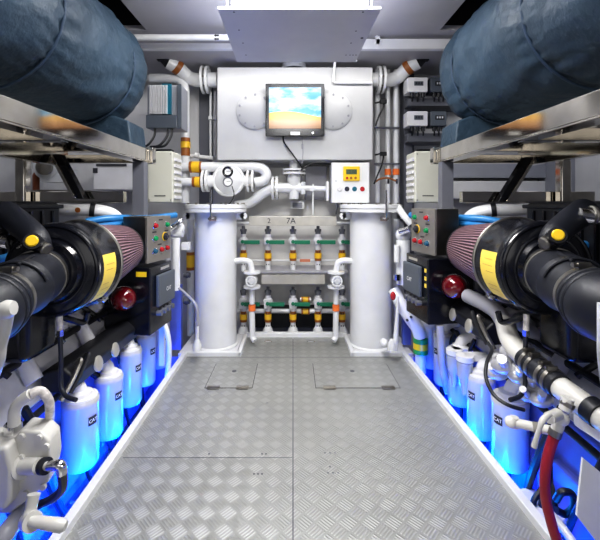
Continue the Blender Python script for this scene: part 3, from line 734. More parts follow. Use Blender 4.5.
# ------------------------------------------------------------------ insulated exhaust silencers in blue cloth
def silencer(s):
    cx, cz, R = s * 1.185, 1.80, .333
    rng = random.Random(5 + s)
    t = thing('lagged_silencer', 'large exhaust silencer wrapped in quilted blue cloth on the %s rack' % LR(s), 'silencer', (cx, 1.3, cz - R))
    prof = []
    ys = [-.6 + k * .025 for k in range(120)]
    y_end = 2.36
    Rg = []
    seg = 112
    seams = [.60, 1.43, 2.06]
    for y in [y for y in ys if y <= y_end] + [y_end]:
        r = R
        d = y_end - y
        if d < .22: r = R * (max(0., 1 - ((.22 - d) / .22) ** 2.6 * .34))
        for q in seams:
            r -= .012 * math.exp(-((y - q) / .022) ** 2)
            r += .010 * math.exp(-((abs(y - q) - .09) / .06) ** 2)
        ring = []
        for k in range(seg):
            a = 2 * PI * k / seg
            w = .0035 * math.sin(5 * a + 3 * y) + .003 * math.sin(9 * y + 2 * a) + .0022 * math.sin(13 * a - 11 * y)
            # gathered wrinkles near the seams
            for q in seams: w += .0065 * math.exp(-abs(y - q) / .13) * math.sin(27 * a + 5 * math.sin(6 * y + 3 * a))
            sag = -.022 * max(0, -math.sin(a)) ** 4
            ring.append(V(cx + math.cos(a) * (r + w), y, cz + math.sin(a) * (r + w + sag)))
        Rg.append(ring)
    m = MB().rings(Rg); build(m, 'cloth_cover', bluefab, t, ang=80)
    for q in seams:
        m = MB().torus(V(cx, q, cz), V(0, 1, 0), R - .006, .0055, seg=64); build(m, 'seam_piping', piping, t)
    m = MB().prism([V(s * .885, 2.08, 1.374), V(s * 1.2, 2.08, 1.374), V(s * 1.2, 2.08, 1.53), V(s * .98, 2.08, 1.53), V(s * .90, 2.08, 1.50)], V(0, .22, 0)); build(m, 'cloth_skirt', bluefab, t, bevel=.012)
silencer(-1); silencer(1)

# ------------------------------------------------------------------ polished racks
def rack(s):
    t = thing('steel_rack', 'mirror polished steel rack carrying the blue silencer on the %s side' % LR(s), 'rack', (s * 1.1, 1.4, 1.06))
    z1, z0 = 1.372, 1.298
    m = MB().bx(s * .862, s * .885, -.6, 2.30, z0, z1).bx(s * .862, s * .94, -.6, 2.30, z0 - .008, z0); build(m, 'inner_beam', steel, t, bevel=.003)
    m = MB().bx(s * 1.36, s * 1.40, -.6, 2.30, z0 - .03, z1 - .02); build(m, 'outer_beam', steel, t, bevel=.003)
    m = MB().bx(s * .94, s * 1.36, -.6, 2.28, z0 + .05, z0 + .058)
    build(m, 'shelf_plate', steel, t)
    for y in (.75, 1.45, 2.26):
        m = MB().bx(s * .885, s * 1.36, y, y + .05, z0 - .01, z0 + .04); build(m, 'cross_bar', steel, t, bevel=.003)
    p = V(s * .875, 2.30, (z0 + z1) / 2); m = MB().box(p, (.075, .05, .10)).box(p + V(0, -.03, .0), (.045, .02, .06)); build(m, 'end_fitting', steel, t, bevel=.006)
    # diagonal brace: two flat bars
    a, b = sat(s, 60, 154, 2.14, 0, 3), sat(s, 84, 199, 2.14, -4, 3)
    d = (b - a); u = V(s * 1, 0, 0)
    for q, w in ((0, .040), (.045, .022)):
        m = MB().prism([a + u * q * 1., a + u * (q + w), b + u * (q + w), b + u * q], V(0, .03 if q else .05, 0)); build(m, 'diagonal_brace', darkglass if q == 0 else steel, t, bevel=.003)
    # lower rail with its short posts
    zr1, zr0 = sat(s, 0, 191.5, 2.2).z, sat(s, 0, 203, 2.2).z
    m = MB().bx(s * .98, s * 1.75, 2.2, 2.24, zr0, zr1); build(m, 'lower_rail', steel, t, bevel=.003)
    xp = s * 1.535
    m = MB().bx(xp - .03, xp + .03, 2.13, 2.19, .95, z0); build(m, 'post', steel, t, bevel=.012)
    m = MB().bx(s * .86, s * .925, 2.19, 2.25, .98, z0 - .01); build(m, 'end_post', darkg, t)
rack(-1); rack(1)

# background beyond the racks
for s in (-1, 1):
    m = MB()
    if s > 0:
        a, b = at(452, 0, 3.2), at(600, 0, 3.2)
        for w_, y0_, y1_ in (('lower', 178, 164), ('upper', 163, 150)):
            m = MB().bx(a.x, 2.2, 3.19, 3.34, at(0, y0_, 3.2).z, at(0, y1_, 3.2).z)
            solo(m, 'cable_trunking', panelg, '%s grey cable trunking along the bulkhead behind the right rack' % w_, 'trunking', bevel=.004)
        m = MB().bx(a.x, at(560, 0, 3.2).x, 3.2, 3.34, at(0, 199, 3.2).z, at(0, 181, 3.2).z); solo(m, 'wall_locker', wallm, 'pale locker front low behind the right rack', 'locker', bevel=.006)
        m = MB().bx(at(562, 0, 3).x, 2.2, 2.96, 3.3, .7, 1.55); solo(m, 'side_cabinet', panelg, 'tall grey side cabinet at the far right behind the post', 'cabinet', bevel=.006)
        m = MB().bx(1.3, 2.0, 1.95, 2.03, 1.44, 1.66)
        solo(m, 'deck_hatch_panel', wallm, 'pale panel hanging beyond the right blue silencer', 'panel', bevel=.006)
    else:
        a, b = at(93, 190, 3.05), at(137, 163, 3.05)
        t = thing('wall_unit', 'white wall mounted air unit with dark slot seen under the left rack', 'air unit', ((a.x + b.x) / 2, 3.1, a.z))
        m = MB().bx(a.x, b.x, 3.05, 3.34, a.z, b.z); build(m, 'casing', whitem, t, bevel=.01)
        c, d = at(96, 166, 3.04), at(126, 163, 3.04); m = MB().bx(c.x, d.x, 3.04, 3.05, c.z, d.z); build(m, 'outlet_slot', inkm, t)
        c, d = at(92.5, 173, 3.04), at(97, 168, 3.04); m = MB().bx(c.x, d.x, 3.044, 3.05, c.z, d.z); build(m, 'warning_plate', inkm, t)
        c = at(52, 168, 2.9)
        t = thing('blower_unit', 'white round blower standing behind the left rack', 'blower', c + V(0, 0, -.1))
        m = MB().cyl(c + V(0, -.08, 0), c + V(0, .1, 0), .09, seg=28).box(c + V(.06, 0, -.06), (.2, .15, .1)).cyl(c + V(0, 0, 0), c + V(0, 0, .14), .035); build(m, 'blower_body', white, t)
        m = MB().cyl(c + V(0, -.1, 0), c + V(0, -.08, 0), .06, seg=24); build(m, 'inlet_ring', bsteel, t)
        m = MB().bx(at(26, 0, 2.9).x, at(78, 0, 2.9).x, 2.85, 3.3, at(0, 196, 2.9).z, at(0, 190, 2.9).z); solo(m, 'blower_shelf', bsteel, 'narrow steel shelf under the white blower at left', 'shelf')
        c = at(36, 190, 2.87)
        t = thing('brown_bottle', 'small brown bottle with white cap standing on the blower shelf', 'bottle', c)
        m = MB().lathe(c, V(0, 0, 1), [(.024, 0), (.024, .11), (.012, .135)], 16); build(m, 'bottle_body', brown, t)
        m = MB().lathe(c, V(0, 0, 1), [(.013, .135), (.013, .16)], 12); build(m, 'cap', whitem, t)
        m = MB().bx(at(17, 0, 2.7).x, at(27, 0, 2.7).x, 2.7, 2.75, .9, 1.40); solo(m, 'polished_post', steel, 'vertical polished steel post behind the far left of the rack', 'post', bevel=.008)
        for px, py, q in ((6, 123, 'nearer'), (25, 129, 'farther')):
            c = at(px, py, 2.4); 
            t = thing('green_valve', 'small green tipped fitting seen above the left rack crossbar, %s one' % q, 'valve', c)
            m = MB().cyl(c, V(c.x, c.y, 2.40), .012, seg=10); build(m, 'stem', whitem, t)
            m = MB().sph(c, .022); build(m, 'knob', greenb, t)

# ------------------------------------------------------------------ engines
def eng(s):
    side = LR(s)
    X = lambda a: s * a
    # --- block
    t = thing('marine_engine', 'big grey diesel engine block along the %s side of the walkway' % side, 'engine', (s * 1.4, 1.4, ZB))
    prof = [(1.01, -.30), (1.01, .12), (1.0, .26), (1.05, .37), (1.12, .43), (1.32, .62), (1.9, .66), (1.9, -.30)]
    y0, y1 = .2, 2.62
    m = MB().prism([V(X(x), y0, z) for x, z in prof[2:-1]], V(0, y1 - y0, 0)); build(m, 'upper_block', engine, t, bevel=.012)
    m = MB().prism([V(X(x), y0 + .002, z) for x, z in ((1.01, -.30), (1.01, .12), (1.0, .26), (1.9, .66), (1.9, -.30))], V(0, y1 - y0 - .004, 0)); build(m, 'crankcase', bilge, t, bevel=.012)  # lower block in bilge blue: the blue light is in its colour
    m = MB().prism([V(X(x), y0 + .05, z) for x, z in ((1.06, -.42), (1.02, -.30), (1.9, -.30), (1.8, -.42))], V(0, y1 - y0 - .1, 0)); build(m, 'oil_pan', engined, t)
    k = 0
    for y in [.35 + .40 * i for i in range(6)]:
        n_ = V(-.19 * s, 0, .20).normalized()
        c = V(X(1.19), y + .17, .505)
        rot = Matrix.Rotation(s * -math.atan2(.19, .20), 4, 'Y')
        m = MB().box(c, (.24, .33, .07), rot=rot); vc = build(m, 'valve_cover', whitem if i_bright(s) else engine, t, bevel=.03)
        m = MB()
        for dy in (-.13, .13):
            for dx in (-.09, .09):
                p = c + rot.to_3x3() @ V(dx, dy, .035); m.cyl(p, p + rot.to_3x3() @ V(0, 0, .012), .010, seg=6)
        build(m, 'cover_bolts', bsteel, vc)
        m = MB().box(c + rot.to_3x3() @ V(0, 0, .037), (.10, .20, .004), rot=rot); build(m, 'cast_panel', greyp, vc)
        m = MB()
        for q in range(4): m.box(c + rot.to_3x3() @ V(-.04 + q * .025, 0, .041), (.008, .18, .006), rot=rot)
        build(m, 'cast_ribs', engined, vc)
        # ports between cover and rail
        m = MB().tube([V(X(1.14), y + .33, .48), V(X(1.06), y + .33, .45), V(X(1.0), y + .32, .36)], .032, 14); build(m, 'port_pipe', engine, t)
        # crankcase side doors
        m = MB().bx(X(.985), X(1.02), y + .02, y + .30, -.22, .08); build(m, 'side_door', bilge, t, bevel=.012)  # doors carry the same painted blue light
    m = MB().bx(X(1.30), X(1.9), .2, 2.55, .64, .68); build(m, 'top_deck', engined, t, bevel=.01)
    for k in range(5):
        y = .95 + k * .33
        m = MB().tube([V(X(1.30), y, .67), V(X(1.22), y + .02, .60), V(X(1.10), y + .06, .50), V(X(1.03), y + .10, .42)], .012, 10); build(m, 'injector_line', (chrome, blackm)[k % 2], t)
        c = V(X(1.10), y + .16, .47); m = MB().lathe(c, V(-s, 0, 1), [(.035, 0), (.035, .03), (.022, .035), (.022, .05)], 16); build(m, 'filler_boss', engine, t)
    m = MB().tube([V(X(1.04), .9, .43), V(X(1.05), 1.6, .44), V(X(1.04), 2.4, .44)], .016, 10); build(m, 'wiring_conduit', blackm, t)
    m = MB().tube([V(X(1.22), .9, .61), V(X(1.21), 1.7, .62), V(X(1.21), 2.4, .62)], .024, 12); build(m, 'fuel_rail', greyp, t)
    # turbo and dark gear under the air cleaner
    m = MB().cyl(V(X(1.38), 1.25, .74), V(X(1.38), 1.75, .74), .13, .11, seg=28).sph(V(X(1.38), 1.25, .74), .13)
    build(m, 'turbocharger', engined, t)
    m = MB().bx(X(1.02), X(1.25), 1.75, 2.55, .55, .80); build(m, 'rear_casting', engined, t, bevel=.02)

def i_bright(s): return False
eng(-1); eng(1)

def engine_side(s):
    side = LR(s)
    X = lambda a: s * a
    P = lambda px, py, Y, ox=0, oy=0: sat(s, px, py, Y, ox, oy)
    # --- filter rail
    t = thing('filter_rail', 'black cast filter rail with silver plugs along the %s engine' % side, 'engine part', (X(.9), 1.9, .28))
    zo = 0. if s < 0 else .11
    ya = 1.50 if s < 0 else 1.72
    m = MB().prism([V(X(.885), ya, .29 + zo), V(X(.865), ya, .36 + zo), V(X(.91), ya, .40 + zo), V(X(1.0), ya, .38 + zo), V(X(1.0), ya, .30 + zo)], V(0, 2.25 - ya, 0)); build(m, 'rail_body', blackm, t, bevel=.012)
    for y in ((1.69, 1.85) if s < 0 else (1.87, 2.06)):
        c = V(X(.870), y, .335 + zo); m = MB().lathe(c, V(-s, 0, .2), [(.034, 0), (.034, .008), (.028, .012), (.012, .013)], 24); build(m, 'silver_plug', satinm, t)
    for k, y in enumerate((ya + .04, ya + .10)):
        c = V(X(.88), y, .40 + zo); m = MB().tube([c, c + V(-s * .03, -.02, .02), c + V(-s * .02, -.06, -.04), c + V(0, -.10, -.10)], .010, 8); build(m, 'elbow_fitting', (bsteel, blackm)[k], t)
    # --- filters
    ys = (1.62, 1.87, 2.11, 2.33, 2.56)
    for i, y in enumerate(ys):
        big = i in (0, 2, 3)
        r = (.071, .064, .062, .060, .060)[i]
        xx = .905 if s < 0 else .925
        ztop = (.225, .205, .24, .25, .25)[i]
        zb = (-.065, -.09, -.06, -.055, -.05)[i]
        order = ('nearest', 'second nearest', 'middle', 'second farthest', 'farthest')[i]
        t = thing('oil_filter', 'white canister filter in blue light, %s on the %s engine' % (order, side), 'filter', (X(xx), y, zb), 'canister filters of the %s engine' % side)
        c = V(X(xx), y, zb)
        m = MB().lathe(c, V(0, 0, 1), [(r * .55, -.004), (r * .86, .0), (r, .018), (r, ztop - zb - .03), (r * 1.03, ztop - zb - .025), (r * 1.03, ztop - zb - .01), (r * .96, ztop - zb)], 36); cn = build(m, 'canister', filterm, t, ang=50)
        m = MB().torus(c + V(0, 0, ztop - zb - .0), V(0, 0, 1), r * .80, .008).lathe(c, V(0, 0, 1), [(r * .95, ztop - zb - .002), (r * .93, ztop - zb + .006), (r * .66, ztop - zb + .008), (r * .62, ztop - zb + .022), (r * .4, ztop - zb + .03)], 28); build(m, 'filter_head', whitem, t)
        m = MB().tube([c + V(0, 0, ztop - zb + .01), c + V(X(.02), 0, ztop - zb + .05), c + V(X(.08), 0, ztop - zb + .07)], .030, 14); build(m, 'mounting_arm', whitem, t)
        # printed label facing the aisle
        ang = math.radians(-22)
        dx, dy = math.cos(ang), math.sin(ang)
        nrm = V(-s * dx, dy, 0); tx = V(-nrm.y, nrm.x, 0)
        if tx.x < 0: tx = -tx
        cz = zb + .205
        pc = c + V(0, 0, cz - zb) + nrm * (r + .0012)
        m = MB()
        ring = []
        w = .040
        for q in range(7):
            a = (q / 6 - .5) * w / r * 1.0
            nn = Matrix.Rotation(a, 3, 'Z') @ nrm
            ring.append(nn)
        for q in range(6):
            b0, b1 = c + ring[q] * (r + .001), c + ring[q + 1] * (r + .001)
            f = [b0 + V(0, 0, cz - zb - .018), b1 + V(0, 0, cz - zb - .018), b1 + V(0, 0, cz - zb + .018), b0 + V(0, 0, cz - zb + .018)]
            m.bm.faces.new([m.bm.verts.new(v) for v in f])
        lb = build(m, 'label', inkm, cn)
        text('CAT', .020, pc + nrm * .0006, tx, V(0, 0, 1), whitet, cn, depth=.0003)
    # --- blue bilge lights under the walkway edge
    for i, y in enumerate((1.30, 1.62, 1.93, 2.25)):
        c = V(X(.775), y, -.14)
        t = thing('bilge_light', 'blue lamp under the %s walkway edge, %s of four' % (side, ('nearest', 'second nearest', 'third nearest', 'farthest')[i]), 'lamp', c, 'blue bilge lamps')
        m = MB().box(c, (.03, .09, .03)); build(m, 'lamp_body', whitem, t, bevel=.005)
        m = MB().box(c + V(X(.017), 0, .0), (.006, .08, .022)); build(m, 'lamp_lens', ledm, t)
        ld = bpy.data.lights.new('blue_lamp', 'POINT'); ld.energy = (2.2, 4., 3.5, 1.6)[i]; ld.color = (.0, .36, 1); ld.shadow_soft_size = .03
        lo = bpy.data.objects.new('blue_lamp', ld); COL.objects.link(lo); lo.location = c + V(X(.03), -.08, .0)
    # --- air cleaner: drum, pleated cone
    ax0, ax1 = P(50, 271, 1.35, 13, -2), P(80, 263, 1.56, 8, -3)
    d = (ax1 - ax0).normalized()
    t = thing('air_cleaner', 'big black round air cleaner with maroon pleated filter on the %s engine' % side, 'air cleaner', ax0 + V(0, 0, -.17))
    Ln = (ax1 - ax0).length
    m = MB().lathe(ax0, d, [(.07, -.025), (.105, -.02), (.115, .0), (.150, .006), (.168, .018), (.172, .035), (.168, .05), (.166, Ln - .05), (.172, Ln - .03), (.172, Ln), (.12, Ln + .01)], 56); dr = build(m, 'drum', black, t)
    m = MB().torus(ax0 + d * .012, d, .158, .008, 56).torus(ax0 + d * .004, d, .120, .006, 48); build(m, 'face_ring', black, t)
    m = MB().torus(ax1 - d * .012, d, .173, .0065, 56); build(m, 'band_clamp', bsteel, t)
    q = ax1 - d * .012 + V(-s * .10, 0, -.145); m = MB().sph(q, .014).box(q, (.02, .05, .012)); build(m, 'clamp_bolt', chrome, t)
    # pleated cone
    fe = P(119, 249, 2.02, 4, 0); d2 = (fe - ax1).normalized(); L2 = (fe - ax1).length
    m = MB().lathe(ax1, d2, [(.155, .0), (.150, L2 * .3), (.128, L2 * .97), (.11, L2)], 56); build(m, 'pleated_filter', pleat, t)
    m = MB().lathe(fe, d2, [(.128, -.012), (.128, .008), (.09, .015)], 40); build(m, 'end_cap', blackm, t)
    # yellow sticker wrapped on the drum towards the aisle
    u, v, w = basis(d)
    m = MB()
    h0, h1 = .040, .150
    a0 = math.atan2(0, 0)
    tgt = V(-s * .86, -.25, -.22); tgt = (tgt - d * tgt.dot(d)).normalized(); tv = d.cross(tgt)
    for k in range(10):
        def pt(kk, h):
            a = math.radians(-32 + 64 * kk / 10); return ax0 + d * h + (tgt * math.cos(a) + tv * math.sin(a)) * .1705
        m.bm.faces.new([m.bm.verts.new(p) for p in (pt(k, h0), pt(k + 1, h0), pt(k + 1, h1), pt(k, h1))])
    st = build(m, 'warning_sticker', ylab, dr)
    m = MB()
    for k in range(5):
        a = math.radians(-24 + (5, 12, 30, 38, 46)[k]); e = tgt * math.cos(a) + tv * math.sin(a); tt = (tv * math.cos(a) - tgt * math.sin(a))
        p = ax0 + d * (h0 + h1) / 2 + e * .1708; m = MB() if k else m; m.prism([p - d * .034 - tt * .0007, p + d * (.034 - .01 * (k % 3)) - tt * .0007, p + d * (.034 - .01 * (k % 3)) + tt * .0007, p - d * .034 + tt * .0007], e * .0003); build(m, 'print_line', bband, st)
    # bracket below
    m = MB().tube([P(88, 312, 1.5), P(84, 322, 1.5), P(72, 320, 1.45), P(60, 316, 1.42)], .012, 8); build(m, 'bracket', black, t)
    # --- intake hose with elbow
    h0_, h1_ = P(43, 273, 1.33, 6, -2), P(-2, 303, 1.04, 4, -4)
    dd = (h1_ - h0_).normalized(); LL = (h1_ - h0_).length
    t = thing('intake_hose', 'thick black rubber intake hose with steel clamps joining the %s air cleaner' % side, 'hose', h1_ + V(0, 0, -.12))
    m = MB().lathe(h0_, dd, [(.086, 0), (.088, .02), (.088, .06), (.091, .075), (.088, LL * .5), (.091, LL * .52), (.091, LL * .56), (.085, LL * .6), (.080, LL)], 40); build(m, 'hose_sleeve', rubber, t)
    e0 = h1_; e1 = P(-40, 322, .94, 2, -6); e2 = P(-75, 350, .88, 0, -4); e3 = P(-115, 405, .86)
    m = MB().tube([e0 - dd * .03, e0 + dd * .06, e1, e2, e3], [.080, .090, .093, .09, .09], 32, n=8); build(m, 'elbow', rubber, t)
    m = MB().torus(e0 + dd * .02, dd, .086, .006, 40).torus(e0 + dd * .05, dd, .088, .006, 40); build(m, 'hose_rib', rubber, t)
    for q, r in ((h0_ + dd * .04, .0885), (h0_ + dd * (LL - .02), .0815), (e1, .094)):
        m = MB().lathe(q - dd * .009, dd, [(r, 0), (r + .003, .001), (r + .003, .017), (r, .018)], 40)
        top = V(-s * .3, -.3, .9); top = (top - dd * top.dot(dd)).normalized(); m.box(q + top * (r + .008), (.03, .02, .016)).cyl(q + top * (r + .01) - V(.025, 0, 0), q + top * (r + .01) + V(.025, 0, 0), .007, seg=10)
        build(m, 'hose_clamp', bsteel, t)
    # moulded cross ribs
    uu = V(-s * .25, -.2, .95); uu = (uu - dd * uu.dot(dd)).normalized(); vv = dd.cross(uu)
    m = MB().tube([h0_ + dd * .12 + uu * .091, h0_ + dd * (LL - .08) + uu * .087], .005, 8, n=1)
    pts = [h0_ + dd * .20 + (uu * math.cos(a) + vv * math.sin(a)) * .090 for a in [math.radians(-60 + 12 * k) for k in range(11)]]
    m.tube(pts, .005, 8, n=1); build(m, 'moulded_rib', rubber, t)
    # --- black air box, elbow stub and yellow cap
    bxr = s * 1.155; zt = 1.058
    t = thing('air_box', 'black ribbed plastic air box on top of the %s engine' % side, 'engine part', (bxr + s * .35, 1.75, .82))
    m = MB().bx(bxr, bxr + s * .7, 1.30, 1.90, .80, zt); build(m, 'box_shell', blackm, t, bevel=.03)
    m = MB().bx(bxr - s * .006, bxr + s * .71, 1.29, 1.91, zt - .035, zt - .015); build(m, 'lid_rim', blackm, t, bevel=.006)
    m = MB()
    for k in range(7): m.bx(bxr - s * .010, bxr + s * .01, 1.36 + k * .075, 1.372 + k * .075, .83, zt - .045)
    build(m, 'box_ribs', black, t)
    t = thing('breather_elbow', 'black angled breather tube with round yellow cap beside the %s air cleaner' % side, 'engine part', P(30, 245, 1.3, 4, -6))
    m = MB().tube([P(6, 214, 1.42, 4, -3), P(20, 224, 1.36, 4, -3), P(36, 238, 1.30, 4, -3), P(44, 250, 1.30, 4, -3)], [.048, .045, .040, .028], 24); build(m, 'tube', rubber, t)
    c = P(32, 241, 1.225, 4, -6); dn = V(-s * .35, -.9, .25).normalized()
    m = MB().cyl(c + dn * -.05, c, .026, seg=24); build(m, 'cap_neck', blackm, t)
    m = MB().lathe(c, dn, [(.0185, 0), (.0185, .004), (.015, .007)], 24); build(m, 'yellow_cap', yellow, t)
    c = P(45, 246, 1.27, 4, -6); m = MB().lathe(c + V(-.02 * -s, 0, .0), V(-s, -.2, -.4), [(.022, 0), (.022, .03), (.018, .034)], 20); build(m, 'fitting', bsteel, t)
    c = P(2, 239, 1.35, 8, -24) if s > 0 else P(2, 239, 1.35)
    t = thing('oil_union', 'bright steel hose union at the outer edge by the %s air box' % side, 'pipe fitting', c)
    m = MB().cyl(c - V(.05, 0, .0), c + V(.03, 0, -.01), .026, seg=16); build(m, 'union_body', chrome, t)
    m = MB().torus(c, V(1, 0, 0), .028, .007, 24); build(m, 'clamp_ring', bsteel, t)
    # --- pipes behind
    t = thing('coolant_pipe', 'white coolant pipe bending down behind the %s button box' % side, 'pipe', P(100, 215, 2.15))
    m = MB().tube([P(40, 208, 2.1), P(70, 210, 2.12), P(95, 210, 2.15), P(112, 214, 2.2), P(121, 224, 2.25), P(124, 238, 2.3)], .034, 16); build(m, 'pipe_run', white, t)
    a_, b_ = P(90, 209.5, 2.14), P(95, 210, 2.15); m = MB().cyl(a_, b_, .039); build(m, 'rubber_collar', blackm, t)
    if s < 0:
        c = P(78, 210, 2.085); m = MB().cyl(c, c + V(0, -.006, 0), .014); build(m, 'brown_spot', bband, t)
    m = MB().tube([P(86, 222, 2.05), P(104, 219, 2.1), P(125, 218, 2.2), P(150, 218, 2.45), P(176, 215, 2.6)], .020, 12).tube([P(88, 228, 2.0), P(110, 225, 2.1), P(140, 222, 2.3)], .016, 12)
    solo(m, 'blue_hose', bluehose, 'pair of blue hoses running behind the %s button box' % side, 'hose')
    m = MB().tube([P(-20, 262, 1.5, 0, -14), P(5, 258, 1.5, 0, -14), P(20, 250, 1.55, 0, -10)], .016, 12); solo(m, 'blue_line', bluehose, 'short blue hose end at the outer edge under the %s air box' % side, 'hose')
    # --- push button box
    A = P(146, 264, 2.1, -4, -8); Aq = P(146, 217, 2.1, -4, -8)
    B = P(169.5, 255, 2.34, -4, -8)
    fd = V(B.x - A.x, B.y - A.y, 0); fw = fd.length; fd.normalize()
    outw = V(-fd.y, fd.x, 0)
    if outw.x * s < 0: outw = -outw
    zb, zt2 = A.z, Aq.z; dep = .145
    t = thing('button_box', 'stainless push button box with green and red buttons on the %s engine' % side, 'control box', V(A.x, A.y, zb) + fd * fw / 2 + outw * dep / 2)
    a4 = [V(A.x, A.y, zb), V(A.x, A.y, zb) + fd * fw, V(A.x, A.y, zb) + fd * fw + outw * dep, V(A.x, A.y, zb) + outw * dep]
    m = MB().prism(a4, V(0, 0, zt2 - zb)); build(m, 'enclosure', bsteel, t, bevel=.004)
    door_m = MATS.get('door_steel') or mat('door_steel', (.30, .28, .26), .4, .6, noise=.06)
    m = MB().prism([p - outw * (.008 + .0) for p in (a4[0], a4[1])] + [a4[1] - outw * .001, a4[0] - outw * .001], V(0, 0, zt2 - zb)); dp = build(m, 'door', door_m, t, bevel=.002)
    H = zt2 - zb
    def fp(u_, v_): return V(A.x, A.y, zb) + fd * fw * u_ - outw * .008 + V(0, 0, H * v_)
    for (u_, v_, mm, nm) in ((.30, .80, rbtn, 'button'), (.80, .80, gbtn, 'button'), (.30, .52, gbtn, 'button'), (.28, .24, bbtn, 'button'), (.55, .25, rbtn, 'button'), (.80, .26, rbtn, 'button')):
        if s > 0 and v_ > .7: mm = rbtn if mm is rbtn else gbtn
        p = fp(u_, v_); m = MB().cyl(p, p - outw * .012, .0135, seg=20).cyl(p - outw * .012, p - outw * .018, .010, seg=20); build(m, nm, mm, dp)
        m = MB().torus(p - outw * .002, outw, .0185, .003, 20); build(m, 'button_collar', chrome, dp)
    p = fp(.72, .53); m = MB().cyl(p, p - outw * .012, .022, seg=20).box(p - outw * .018, (.012, .04, .016)); build(m, 'selector_switch', inkm, dp)
    m = MB().cyl(p - outw * .0005, p - outw * .0035, .027, seg=24); build(m, 'selector_plate', yellow, dp)
    for (u_, v_) in ((.55, .92), (.28, .66), (.80, .66), (.5, .37)):
        p = fp(u_, v_); rr = [p - fd * .02, p + fd * .02]; m = MB().prism([rr[0] - V(0, 0, .004), rr[1] - V(0, 0, .004), rr[1] + V(0, 0, .004), rr[0] + V(0, 0, .004)], -outw * .001); build(m, 'engraved_tag', inkm, dp)
    # --- control module below
    A = P(150, 338, 2.08, -8, -10); B = P(172, 322, 2.36, -8, -10)
    zb = .32 if s < 0 else .38; zt2 = P(0, 268, 2.08, 0, -9).z
    fd = V(B.x - A.x, B.y - A.y, 0); fw = fd.length; fd.normalize(); outw = V(-fd.y, fd.x, 0)
    if outw.x * s < 0: outw = -outw
    t = thing('engine_controller', 'black engine control cabinet with grey module under the %s button box' % side, 'control box', V(A.x, A.y, zb) + fd * fw / 2 + outw * .12)
    O = V(A.x, A.y, zb)
    a4 = [O, O + fd * fw, O + fd * fw + outw * .27, O + outw * .27]
    m = MB().prism(a4, V(0, 0, zt2 - zb)); build(m, 'cabinet_body', black, t, bevel=.008)
    H = zt2 - zb
    def gp(u_, v_, k=0.): return O + fd * fw * u_ - outw * k + V(0, 0, H * v_)
    m = MB().prism([gp(.22, .38), gp(1.0, .38), gp(1.0, .86), gp(.22, .86)], -outw * .022); gm = build(m, 'grey_module', ecugrey, t, bevel=.008)
    xd = fd if s < 0 else -fd
    text('CAT', .032, gp(.66, .60, .0235), xd, V(0, 0, 1), whitet, gm, depth=.0003)
    for v_ in ((.55, .66, .78) if s > 0 else ()): 
        m = MB().prism([gp(.06, v_), gp(.14, v_), gp(.14, v_ + .06), gp(.06, v_ + .06)], -outw * .0015); build(m, 'small_sticker', ylab, t)
    m = MB().prism([gp(.45, .91), gp(.85, .91), gp(.85, .95), gp(.45, .95)], -outw * .0012); build(m, 'name_strip', satinm, t)
    if s < 0:
        m = MB().prism([O + outw * .02 + V(0, 0, H - .05), O + outw * .08 + V(0, 0, H - .05), O + outw * .08 + V(0, 0, H - .022), O + outw * .02 + V(0, 0, H - .022)], -fd * .002); build(m, 'yellow_sticker', yellow, t)
    m = MB()
    for q in range(4): p = gp(.30 + .18 * q, .28); m.cyl(p, p - outw * .03, .016, seg=14)
    build(m, 'connector', darkg, t)
    # --- red lamp
    c = P(124, 299, 2.02, -8, -12)
    t = thing('red_lamp', 'round red glass beacon lamp under the %s air cleaner' % side, 'lamp', c)
    dn = V(-s * .55, -.8, .05).normalized()
    m = MB().lathe(c, dn, [(.068, -.05), (.068, -.035), (.064, -.03)], 32); build(m, 'lamp_base', black, t)
    m = MB().lathe(c, dn, [(.062, -.03), (.062, .006), (.052, .032), (.032, .048), (.001, .054)], 32); build(m, 'red_lens', redglass, t, ang=60)
    # --- vertical sender hose below air cleaner
    t = thing('drain_hose', 'thin black hose with braided steel end dropping below the %s intake' % side, 'hose', P(62, 396, 1.42))
    m = MB().tube([P(60, 334, 1.4), P(61, 360, 1.4), P(61, 385, 1.4), P(66, 396, 1.38), P(76, 400, 1.36)], .008, 12); build(m, 'hose_run', rubber, t)
    m = MB().cyl(P(59.5, 314, 1.4), P(60, 334, 1.4), .0105, seg=14); build(m, 'braided_end', braid, t)
    m = MB().cyl(P(60, 330, 1.4), P(60, 336, 1.4), .013, seg=6); build(m, 'hose_nut', chrome, t)
    c = P(51, 311, 1.4, 4, -4); m = MB().box(c, (.045, .01, .014)).box(c + V(s * .0, .05, .0), (.02, .1, .012)); solo(m, 'tag_plate', satinm, 'small pale metal tag hanging under the %s intake hose' % side, 'tag')
    c = P(28, 336, 1.35, 10, 0); m = MB().box(c + V(X(.01), 0, .04), (.13, .18, .22)); solo(m, 'actuator_box', black, 'rounded black actuator box under the %s intake hose' % side, 'engine part', bevel=.03)
    # --- dark wiring loom & lines running low along the engine
    for k in range(6):
        rng = random.Random(k * 7 + s)
        y = 1.15 + k * .22
        xs = .97
        pts = [V(X(xs), y, .34 - .03 * k % .1), V(X(xs - .03), y + .04, .18), V(X(xs - .02 + rng.uniform(-.03, .03)), y + .12, -.02), V(X(xs + .0), y + .2 + rng.uniform(-.05, .05), -.25), V(X(.92), y + .3, -.38)]
        m = MB().tube(pts, .011 + .004 * (k % 2), 8); solo(m, 'loom_cable', blackm, 'black loom cable hanging behind the canister filters, %s on the %s engine' % (('nearest', 'second', 'third', 'fourth', 'fifth', 'farthest')[k], side), 'cable', 'loom cables of the %s engine' % side)
